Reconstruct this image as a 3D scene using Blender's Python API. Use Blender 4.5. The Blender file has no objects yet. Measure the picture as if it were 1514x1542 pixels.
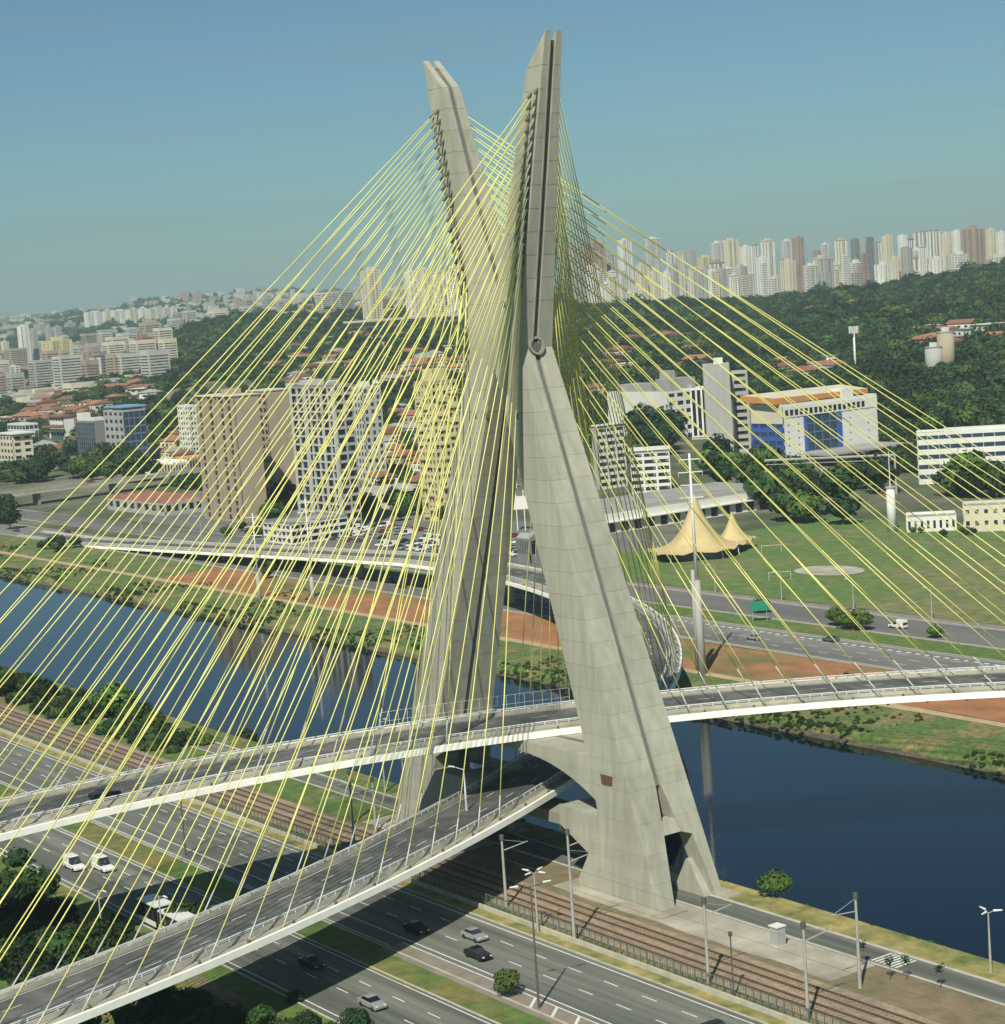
import bpy, bmesh, math, random, bisect
from mathutils import Vector, Matrix
S = bpy.context.scene
COL = S.collection
R = math.radians
# ------------------------------------------------------------------ camera
CAM = (273.37454404, -195.26248646, 96.84393917)
R_ = (0.57801452, 0.81305823, -0.06953796)
U_ = (-0.04772565, 0.11875191, 0.99177631)
F_ = (-0.81462966, 0.56994236, -0.10744406)
cd = bpy.data.cameras.new('camera')
cam = bpy.data.objects.new('camera', cd); COL.objects.link(cam)
cd.sensor_fit = 'HORIZONTAL'; cd.sensor_width = 36.0; cd.lens = 3000 / 1514 * 36.0
cd.clip_start = 1.0; cd.clip_end = 40000
cam.matrix_world = Matrix(((R_[0], U_[0], -F_[0], CAM[0]), (R_[1], U_[1], -F_[1], CAM[1]), (R_[2], U_[2], -F_[2], CAM[2]), (0, 0, 0, 1)))
S.camera = cam
# ------------------------------------------------------------------ sky, sun, exposure
W = bpy.data.worlds.new('World'); S.world = W; W.use_nodes = True
nt = W.node_tree; nt.nodes.clear()
sky = nt.nodes.new('ShaderNodeTexSky'); sky.sky_type = 'NISHITA'; sky.sun_disc = False
sky.sun_elevation = R(46.8); sky.sun_rotation = R(140.4); sky.altitude = 700
sky.air_density = 1.0; sky.dust_density = 1.5; sky.ozone_density = 1.6
bg = nt.nodes.new('ShaderNodeBackground'); bg.inputs[1].default_value = 0.062
wo = nt.nodes.new('ShaderNodeOutputWorld')
# thin streaks of high cloud, low on the sky
tc = nt.nodes.new('ShaderNodeTexCoord'); mp = nt.nodes.new('ShaderNodeMapping')
mp.inputs['Scale'].default_value = (1.2, 1.2, 30.0); mp.inputs['Location'].default_value = (0.37, 0.2, 0.3)
cn = nt.nodes.new('ShaderNodeTexNoise'); cn.inputs['Scale'].default_value = 2.6; cn.inputs['Detail'].default_value = 6
cr = nt.nodes.new('ShaderNodeMapRange'); cr.inputs[1].default_value = 0.50; cr.inputs[2].default_value = 0.74; cr.inputs[4].default_value = 0.34
cmx = nt.nodes.new('ShaderNodeMix'); cmx.data_type = 'RGBA'
cmx.inputs[7].default_value = (3.4, 4.6, 4.8, 1)
L = nt.links.new
L(tc.outputs['Generated'], mp.inputs[0]); L(mp.outputs[0], cn.inputs['Vector']); L(cn.outputs[0], cr.inputs[0])
tint = nt.nodes.new('ShaderNodeMix'); tint.data_type = 'RGBA'; tint.blend_type = 'MULTIPLY'; tint.inputs[0].default_value = 1.0
tint.inputs[7].default_value = (0.68, 0.985, 1.03, 1)      # the green-blue air of the day
L(sky.outputs[0], tint.inputs[6])
L(cr.outputs[0], cmx.inputs[0]); L(tint.outputs[2], cmx.inputs[6]); L(cmx.outputs[2], bg.inputs[0]); L(bg.outputs[0], wo.inputs[0])
sd = bpy.data.lights.new('sun', 'SUN'); sun = bpy.data.objects.new('sun', sd); COL.objects.link(sun)
sd.energy = 5.0; sd.angle = R(0.5); sd.color = (1.0, 0.95, 0.84)
sun.rotation_euler = Vector((-10.6, 12.8, -17.7)).to_track_quat('-Z', 'Y').to_euler()
S.view_settings.view_transform = 'Standard'; S.view_settings.look = 'None'
S.view_settings.gamma = 1; S.view_settings.exposure = 0.12; S.view_settings.use_curve_mapping = False
random.seed(7)
# ------------------------------------------------------------------ terrain height
_f = math.hypot(F_[0], F_[1]); FW = (F_[0] / _f, F_[1] / _f); LT = (FW[1], -FW[0])
AZC=[-0.35,-0.25,-0.185,-0.119,-0.052,0.014,0.081,0.148,0.214,0.32]
DC=[900,1200,1500,2000,3000,4000,6000,9000,12000,16000]
TB=[[0,0,3,6,12,22,60,140,130,60],
[0,0,3,6,14,24,60,150,140,60],
[0,2,10,24,36,44,80,172,150,60],
[0,3,16,42,78,85,100,178,150,60],
[0,3,16,42,72,84,100,150,120,60],
[0,3,14,40,70,85,92,100,90,50],
[0,3,14,40,70,85,90,90,80,50],
[0,3,16,38,60,84,95,90,80,50],
[0,4,16,40,68,88,98,92,80,50],
[0,5,24,60,102,120,115,100,80,50]]
def ground(X,Y):
    dx=X-CAM[0];dy=Y-CAM[1]
    d=dx*FW[0]+dy*FW[1]; b=dx*LT[0]+dy*LT[1]
    if d<900: return 0.0
    a=b/d
    a=min(max(a,AZC[0]),AZC[-1]-1e-6); d=min(d,15999)
    i=max(0,bisect.bisect_right(AZC,a)-1); j=bisect.bisect_right(DC,d)-1
    s=(a-AZC[i])/(AZC[i+1]-AZC[i]); t=(d-DC[j])/(DC[j+1]-DC[j])
    s=s*s*(3-2*s)
    v=(TB[i][j]*(1-t)+TB[i][j+1]*t)*(1-s)+(TB[i+1][j]*(1-t)+TB[i+1][j+1]*t)*s
    w=min(1,(d-900)/1500)
    v+=w*(6*math.sin(X/310+1)*math.sin(Y/270)+3*math.sin(X/130)*math.cos(Y/150))*(1 if d<6000 else 1.8)
    return max(v,0)
MID = [
  ('tan_a', -553.7, 236.1, 0.2, 36.8, 12.9, 58.3, 0.0),
  ('tan_b', -595.3, 273.2, 0.5, 3.4, 11.6, 57.3, 0.0),
  ('white_small', -914.7, 391.4, 5.1, 18.3, 6.4, 34.2, 0.0),
  ('grid_tower', -474.7, 243.7, 0.0, 38.0, 4.6, 66.0, 0.0),
  ('square_windows', -666.1, 373.8, 1.0, 16.0, 5.4, 50.9, 0.0),
  ('gold_tower', -459.1, 283.6, 0.0, 13.3, 13.6, 61.2, 0.0),
  ('grey_office', -933.2, 352.2, 3.5, 30.4, 15.9, 35.8, 0.0),
  ('dark_glass', -993.3, 357.4, 4.4, 30.0, 3.9, 26.8, 0.0),
  ('glass_low', -1283.9, 424.3, 4.2, 38.0, 11.3, 15.3, 0.0),
  ('beige_low', -1106.3, 343.2, 1.8, 31.0, 15.2, 19.3, 0.0),
  ('red_roof', -1227.9, 434.4, 7.5, 27.8, 9.1, 18.1, 0.0),
  ('striped', -656.8, 589.4, 1.8, 16, 22.3, 30.8, -0.701),
  ('white_side', -650.6, 578.3, 1.4, 58.8, 3, 30.6, 0.0),
  ('concrete_blank', -552.6, 522.1, 0.9, 14.7, 14.6, 50.3, -0.715),
  ('balcony_wing', -558.1, 547.6, 1.1, 11.3, 8.9, 44.5, -0.729),
  ('blue_office', -467.5, 500.0, 0.7, 30.0, 58.4, 31.1, 0.0),
  ('right_white', -347.3, 467.5, -0.1, 16, 43.5, 22.4, -0.818),
  ('floors_a', -453.6, 388.0, 0.2, 16, 18.7, 19.4, -0.676),
  ('floors_b', -486.2, 395.1, 0.3, 4.5, 16.9, 30.0, 0.0),
  ('arcade', -348.4, 288.8, -0.4, 3.2, 95.2, 12.3, 0.0),
  ('shed_a', -238.3, 343.5, -0.2, 16, 18.1, 4.9, -0.811),
  ('shed_b', -219.2, 352.9, -0.3, 15.8, 16.4, 9.0, -0.839),
  ('silo_a', -778.6, 951.2, 18.2, 11.5, 9.1, 16.7, -0.828),
  ('silo_b', -775.7, 962.1, 18.8, 12.7, 11.2, 26.9, -0.834),
  ('parking', -453.6, 205.3, -0.3, 23.2, 27.7, 8.9, 0.0),
  ('warehouse_red', -625.8, 230.8, 0.2, 68.8, 24.9, 11.9, 0.0),
  ('warehouse_white', -820.8, 330.6, 1.0, 32.8, 11.2, 12.9, 0.0),
  ('warehouse_orange', -834.2, 344.4, 1.5, 11.4, 11.9, 9.4, 0.0),
  ('apron_low', -531.4, 292.4, 0.0, 22.0, 30.7, 7.9, 0.0),
  ('slab_hall', -2063.6, 1242.8, 60.6, 60.3, 153.2, 18.1, 0.0),
  ('tall_left', -2209.0, 1332.9, 66.0, 20.2, 21.2, 80.7, 0.0),
  ('tall_1', -2204.7, 1401.5, 66.3, 13.6, 13.1, 74.9, 0.0),
  ('tall_2', -2171.0, 1403.9, 65.1, 13.5, 13.0, 78.1, 0.0),
  ('tall_3', -2137.3, 1405.9, 64.0, 13.4, 11.7, 73.6, 0.0),
  ('tall_4', -2104.3, 1406.7, 63.0, 13.3, 11.6, 78.6, 0.0),
  ('lot_sheds', -308.1, 222.5, -0.3, 8.4, 23.5, 14.6, 0.0),
]
SKY = [
  (-2382.1, 1883.0, 75.5, 23.4, 28.6, 99.2, 0.0, 4),
  (-2460.6, 2010.9, 74.1, 12.2, 21.3, 104.9, 0.0, 0),
  (-2539.0, 2139.5, 75.2, 14.8, 25.1, 105.8, 0.0, 0),
  (-2625.3, 2257.1, 78.9, 8.8, 13.8, 80.4, 0.0, 3),
  (-2396.9, 2086.2, 74.3, 6.1, 9.9, 76.8, 0.0, 1),
  (-2490.4, 2193.0, 74.9, 14.7, 11.8, 79.3, 0.0, 3),
  (-2583.9, 2300.5, 78.8, 17.5, 35.1, 63.8, 0.0, 5),
  (-2352.0, 2134.1, 72.3, 16.1, 14.1, 90.1, 0.0, 0),
  (-2444.8, 2242.2, 73.4, 14.7, 26.4, 95.1, 0.0, 1),
  (-2529.6, 2362.0, 77.7, 15.2, 15.2, 78.9, 0.0, 0),
  (-2308.0, 2180.9, 70.1, 8.1, 9.9, 85.4, 0.0, 3),
  (-2397.9, 2293.0, 71.7, 14.6, 22.0, 91.7, 0.0, 1),
  (-2478.5, 2419.2, 76.9, 15.2, 16.7, 85.2, 0.0, 0),
  (-2258.3, 2236.0, 69.4, 12.0, 15.5, 92.2, 0.0, 4),
  (-2339.7, 2360.5, 72.3, 8.3, 10.2, 65.8, 0.0, 4),
  (-2431.3, 2471.1, 77.9, 10.8, 13.6, 73.0, 0.0, 0),
  (-2210.2, 2289.3, 71.7, 12.0, 19.6, 81.3, 0.0, 5),
  (-2294.2, 2410.2, 74.6, 8.3, 11.7, 79.9, 0.0, 6),
  (-2383.5, 2524.0, 80.2, 10.8, 9.1, 68.0, 0.0, 3),
  (-2174.3, 2325.4, 74.1, 8.0, 11.2, 78.5, 0.0, 6),
  (-2263.9, 2438.1, 76.1, 6.2, 8.7, 70.6, 0.0, 3),
  (-2353.0, 2552.0, 81.5, 10.8, 16.6, 76.0, 0.0, 1),
  (-2135.8, 2365.0, 76.1, 10.0, 11.1, 75.8, 0.0, 0),
  (-2224.1, 2479.4, 77.7, 8.3, 10.1, 69.6, 0.0, 6),
  (-2309.2, 2599.2, 82.8, 19.4, 19.6, 79.7, 0.0, 3),
  (-2097.5, 2404.2, 77.9, 13.9, 13.9, 80.2, 0.0, 3),
  (-2181.2, 2525.5, 80.5, 14.5, 14.5, 71.6, 0.0, 1),
  (-2265.6, 2646.4, 86.7, 10.7, 13.5, 71.1, 0.0, 0),
  (-2053.1, 2453.2, 84.1, 29.7, 26.3, 70.3, 0.0, 4),
  (-2130.6, 2583.6, 88.6, 10.3, 14.4, 65.0, 0.0, 1),
  (-2211.9, 2709.0, 95.8, 12.8, 13.5, 53.6, 0.0, 0),
  (-2401.8, 1937.3, 75.2, 11.9, 11.1, 78.4, 0.0, 3),
  (-2547.5, 1968.9, 72.5, 16.4, 23.0, 102.0, 0.0, 3),
]
LOWSKY = [
  (-2035.7, 2148.5, 73.7, 18.7, 19.7, 36.7, 0.0, 0),
  (-1829.3, 2127.0, 76.8, 7.0, 7.3, 18.7, 0.0, 2),
  (-1930.9, 1900.7, 61.6, 13.1, 13.7, 56.8, 0.0, 1),
  (-2127.0, 2029.3, 69.7, 11.7, 12.3, 59.8, 0.0, 0),
  (-2261.1, 1898.5, 77.1, 6.9, 7.2, 29.3, 0.0, 1),
  (-1887.5, 2128.9, 75.8, 8.5, 8.9, 14.2, 0.0, 1),
  (-2057.2, 2090.4, 70.3, 18.6, 19.6, 30.2, 0.0, 3),
  (-2007.1, 1821.2, 66.8, 8.0, 8.4, 43.8, 0.0, 1),
  (-1815.6, 2096.9, 75.0, 14.7, 15.5, 32.0, 0.0, 2),
  (-1953.7, 2247.6, 79.3, 12.8, 13.5, 25.1, 0.0, 0),
  (-2102.3, 1870.5, 72.3, 10.9, 11.5, 41.0, 0.0, 3),
  (-2009.6, 1880.2, 65.4, 6.9, 7.3, 36.0, 0.0, 1),
  (-2180.2, 1818.7, 75.5, 12.4, 13.0, 54.4, 0.0, 1),
  (-2002.7, 2261.7, 78.1, 17.1, 17.9, 45.9, 0.0, 0),
  (-2024.8, 1957.4, 66.0, 12.8, 13.4, 28.7, 0.0, 0),
  (-2050.1, 1896.7, 68.0, 10.3, 10.8, 36.2, 0.0, 0),
  (-1914.4, 2183.5, 77.7, 10.4, 10.9, 31.7, 0.0, 0),
  (-2252.1, 1840.2, 76.5, 7.1, 7.5, 48.0, 0.0, 2),
  (-1998.0, 2299.4, 79.4, 7.6, 8.0, 28.3, 0.0, 0),
  (-1927.8, 2208.0, 78.5, 18.9, 19.8, 27.2, 0.0, 0),
  (-1903.3, 2015.6, 69.1, 11.6, 12.2, 25.7, 0.0, 3),
  (-2220.0, 2013.5, 73.6, 18.0, 18.9, 53.7, 0.0, 4),
  (-1850.6, 2269.4, 89.4, 10.0, 10.5, 7.9, 0.0, 0),
  (-2286.7, 1897.8, 76.9, 9.2, 9.7, 33.3, 0.0, 2),
  (-2154.1, 1850.7, 75.3, 13.4, 14.1, 41.2, 0.0, 0),
  (-1977.5, 2243.3, 78.3, 15.2, 16.0, 27.1, 0.0, 2),
  (-2117.6, 2162.1, 71.3, 10.3, 10.9, 43.5, 0.0, 1),
  (-1850.3, 2272.1, 89.7, 17.1, 18.0, 13.2, 0.0, 1),
  (-2138.3, 1965.5, 71.7, 13.0, 13.7, 43.9, 0.0, 2),
  (-2052.8, 1910.9, 67.9, 16.6, 17.5, 46.9, 0.0, 0),
  (-1892.1, 2234.8, 82.3, 18.5, 19.4, 29.7, 0.0, 0),
  (-2046.7, 1772.8, 70.7, 9.7, 10.2, 54.7, 0.0, 3),
  (-2137.1, 1830.2, 74.7, 14.8, 15.5, 35.9, 0.0, 1),
  (-1980.1, 2179.7, 76.8, 12.3, 12.9, 37.1, 0.0, 1),
  (-2034.5, 2281.4, 77.6, 19.8, 20.7, 44.2, 0.0, 0),
  (-2128.1, 1718.9, 72.0, 8.6, 9.0, 50.4, 0.0, 0),
  (-1996.6, 1911.4, 64.3, 7.3, 7.6, 55.3, 0.0, 2),
  (-2127.7, 1676.7, 70.8, 11.2, 11.8, 44.7, 0.0, 2),
  (-1857.8, 2282.3, 90.0, 10.3, 10.8, 10.4, 0.0, 1),
  (-1885.2, 2313.7, 90.3, 16.9, 17.8, 5.6, 0.0, 2),
  (-1974.5, 1940.1, 64.0, 12.1, 12.8, 53.8, 0.0, 0),
  (-1903.8, 1992.2, 67.4, 6.3, 6.7, 54.2, 0.0, 0),
  (-2209.7, 2028.5, 72.6, 12.5, 13.1, 33.9, 0.0, 4),
  (-2206.3, 1999.3, 73.6, 19.3, 20.3, 26.5, 0.0, 1),
  (-2038.3, 2257.1, 77.3, 7.1, 7.5, 31.9, 0.0, 1),
  (-2063.3, 2043.8, 68.6, 8.2, 8.6, 48.6, 0.0, 4),
  (-2124.3, 1880.7, 73.4, 11.4, 12.0, 45.7, 0.0, 1),
  (-2210.9, 1955.0, 75.4, 13.1, 13.8, 31.1, 0.0, 1),
  (-2134.0, 1933.8, 72.5, 14.8, 15.5, 38.9, 0.0, 0),
  (-2243.4, 1783.3, 75.4, 15.6, 16.3, 47.8, 0.0, 0),
  (-1937.9, 1903.5, 61.8, 13.3, 14.0, 57.9, 0.0, 1),
  (-1940.1, 1985.3, 66.2, 14.7, 15.4, 32.0, 0.0, 3),
  (-1952.7, 2209.4, 77.9, 15.6, 16.4, 33.7, 0.0, 4),
  (-1940.5, 2275.1, 81.8, 15.4, 16.2, 16.2, 0.0, 1),
  (-2110.2, 2062.5, 69.2, 6.8, 7.1, 32.9, 0.0, 1),
  (-2019.1, 2148.1, 74.3, 8.8, 9.2, 32.7, 0.0, 4),
  (-1756.2, 2174.6, 87.7, 12.7, 13.4, 15.1, 0.0, 1),
  (-2078.9, 1865.0, 70.9, 18.0, 18.9, 44.7, 0.0, 3),
  (-1922.4, 2369.4, 91.4, 7.4, 7.8, 6.1, 0.0, 1),
  (-2095.8, 2200.9, 73.4, 18.6, 19.5, 20.3, 0.0, 4),
  (-2196.1, 1855.8, 76.4, 8.7, 9.1, 35.8, 0.0, 0),
  (-2026.7, 2068.9, 69.9, 10.1, 10.6, 42.5, 0.0, 0),
  (-1898.4, 2113.8, 75.3, 11.7, 12.3, 16.4, 0.0, 4),
  (-2081.7, 2058.7, 69.0, 7.4, 7.8, 29.6, 0.0, 0),
  (-2014.2, 2075.4, 70.6, 18.4, 19.3, 31.3, 0.0, 1),
  (-2124.7, 1900.0, 72.9, 16.0, 16.7, 35.5, 0.0, 0),
  (-1834.3, 2105.6, 75.1, 11.0, 11.6, 22.7, 0.0, 0),
  (-1890.2, 2021.2, 69.9, 7.4, 7.8, 53.0, 0.0, 4),
  (-2202.3, 1941.5, 75.5, 10.9, 11.5, 30.2, 0.0, 0),
  (-1997.1, 2033.9, 68.5, 18.2, 19.1, 52.5, 0.0, 1),
  (-1872.9, 2094.0, 74.5, 12.3, 12.9, 52.1, 0.0, 3),
  (-2050.9, 1912.8, 67.7, 14.0, 14.7, 48.8, 0.0, 3),
  (-2108.9, 1984.1, 69.7, 10.4, 10.9, 35.4, 0.0, 2),
  (-1999.5, 2011.7, 67.3, 15.6, 16.4, 43.2, 0.0, 0),
  (-2315.4, 1856.5, 76.4, 13.2, 13.9, 44.0, 0.0, 2),
  (-2204.2, 1738.4, 73.8, 14.2, 14.9, 53.1, 0.0, 4),
  (-2131.8, 2080.7, 69.5, 7.7, 8.1, 54.9, 0.0, 4),
  (-2114.4, 1789.7, 73.6, 8.4, 8.8, 44.0, 0.0, 1),
  (-2163.7, 1735.0, 73.1, 15.7, 16.4, 31.4, 0.0, 0),
  (-1873.4, 2041.9, 71.7, 17.7, 18.5, 32.3, 0.0, 2),
  (-2041.9, 1845.7, 68.7, 8.4, 8.8, 45.9, 0.0, 0),
  (-2047.2, 2113.7, 71.6, 18.3, 19.2, 37.8, 0.0, 1),
  (-2142.3, 1848.6, 74.8, 18.9, 19.8, 35.2, 0.0, 1),
  (-2209.2, 1893.8, 76.6, 14.5, 15.2, 37.5, 0.0, 1),
  (-2108.3, 1666.1, 70.1, 11.2, 11.7, 63.3, 0.0, 2),
  (-1776.4, 2168.8, 85.0, 15.9, 16.7, 10.0, 0.0, 4),
  (-2094.8, 1693.8, 70.7, 11.0, 11.6, 43.3, 0.0, 1),
  (-1999.0, 2316.6, 80.1, 18.2, 19.2, 32.1, 0.0, 1),
  (-2054.1, 1765.2, 71.1, 12.7, 13.3, 41.9, 0.0, 2),
  (-1829.4, 2082.0, 73.8, 8.2, 8.6, 53.5, 0.0, 1),
  (-2043.4, 2152.9, 73.6, 12.2, 12.8, 35.4, 0.0, 0),
  (-2016.6, 2223.5, 77.2, 12.6, 13.2, 17.3, 0.0, 1),
  (-1955.6, 2002.6, 67.2, 15.9, 16.7, 51.9, 0.0, 3),
  (-2006.0, 1833.0, 66.3, 9.2, 9.7, 47.9, 0.0, 3),
  (-1800.3, 2220.7, 88.9, 12.4, 13.0, 7.9, 0.0, 1),
]
LEFTCITY = [
  (-3223.9, 1204.5, 23.8, 12.8, 16.4, 79.0, 0.0, 0),
  (-3263.0, 1243.9, 26.1, 12.9, 9.1, 70.4, 0.0, 3),
  (-2774.9, 1074.0, 29.3, 37.4, 36.6, 46.0, 0.0, 5),
  (-5039.0, 2012.7, 57.8, 19.5, 13.7, 40.9, 0.0, 3),
  (-4892.4, 1974.7, 57.3, 15.8, 15.5, 41.7, 0.0, 3),
  (-3817.1, 1401.2, 21.7, 12.4, 12.1, 52.4, 0.0, 1),
  (-3903.4, 1427.6, 23.6, 7.6, 5.3, 43.3, 0.0, 6),
  (-2059.8, 823.8, 27.3, 29.0, 14.2, 36.5, 0.0, 4),
  (-1952.3, 785.0, 26.7, 13.8, 25.2, 33.3, 0.0, 6),
  (-2309.2, 1014.8, 39.4, 21.2, 19.4, 34.5, 0.0, 7),
  (-2891.9, 1233.9, 44.1, 13.8, 11.1, 23.8, 0.0, 1),
  (-2632.4, 946.5, 14.6, 10.6, 14.8, 27.3, 0.0, 0),
  (-2129.3, 910.7, 32.8, 24.1, 27.5, 13.0, 0.0, 0),
  (-3264.8, 1174.2, 20.5, 21.4, 38.8, 19.6, 0.0, 0),
  (-2631.8, 1080.7, 36.6, 27.1, 37.9, 18.6, 0.0, 3),
  (-2326.5, 1048.3, 44.6, 13.2, 16.1, 17.0, 0.0, 0),
  (-3406.9, 1366.7, 35.1, 27.2, 28.5, 18.2, 0.0, 1),
  (-5714.9, 2270.3, 85.9, 65.8, 30.7, 25.1, 0.0, 3),
  (-5463.8, 2256.2, 80.3, 28.3, 24.7, 28.3, 0.0, 3),
  (-3296.3, 1446.2, 42.9, 20.2, 17.2, 16.7, 0.0, 1),
]
SLABS = [
  (-5609.8, 2379.6, 88.3, 14.6, 66.3, 47.9, 0.0),
  (-5411.8, 2360.0, 84.2, 17.7, 14.9, 52.6, 0.0),
  (-5430.9, 2390.7, 84.7, 14.2, 49.8, 50.9, 0.0),
  (-5412.6, 2437.7, 85.2, 17.8, 32.5, 51.0, 0.0),
  (-5177.4, 2367.1, 83.2, 17.2, 16.8, 53.0, 0.0),
  (-5328.0, 2462.7, 87.2, 14.1, 49.5, 46.5, 0.0),
  (-5093.9, 2402.7, 86.3, 13.6, 19.1, 46.7, 0.0),
  (-5049.6, 2404.7, 86.8, 10.2, 16.6, 46.4, 0.0),
]
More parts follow.
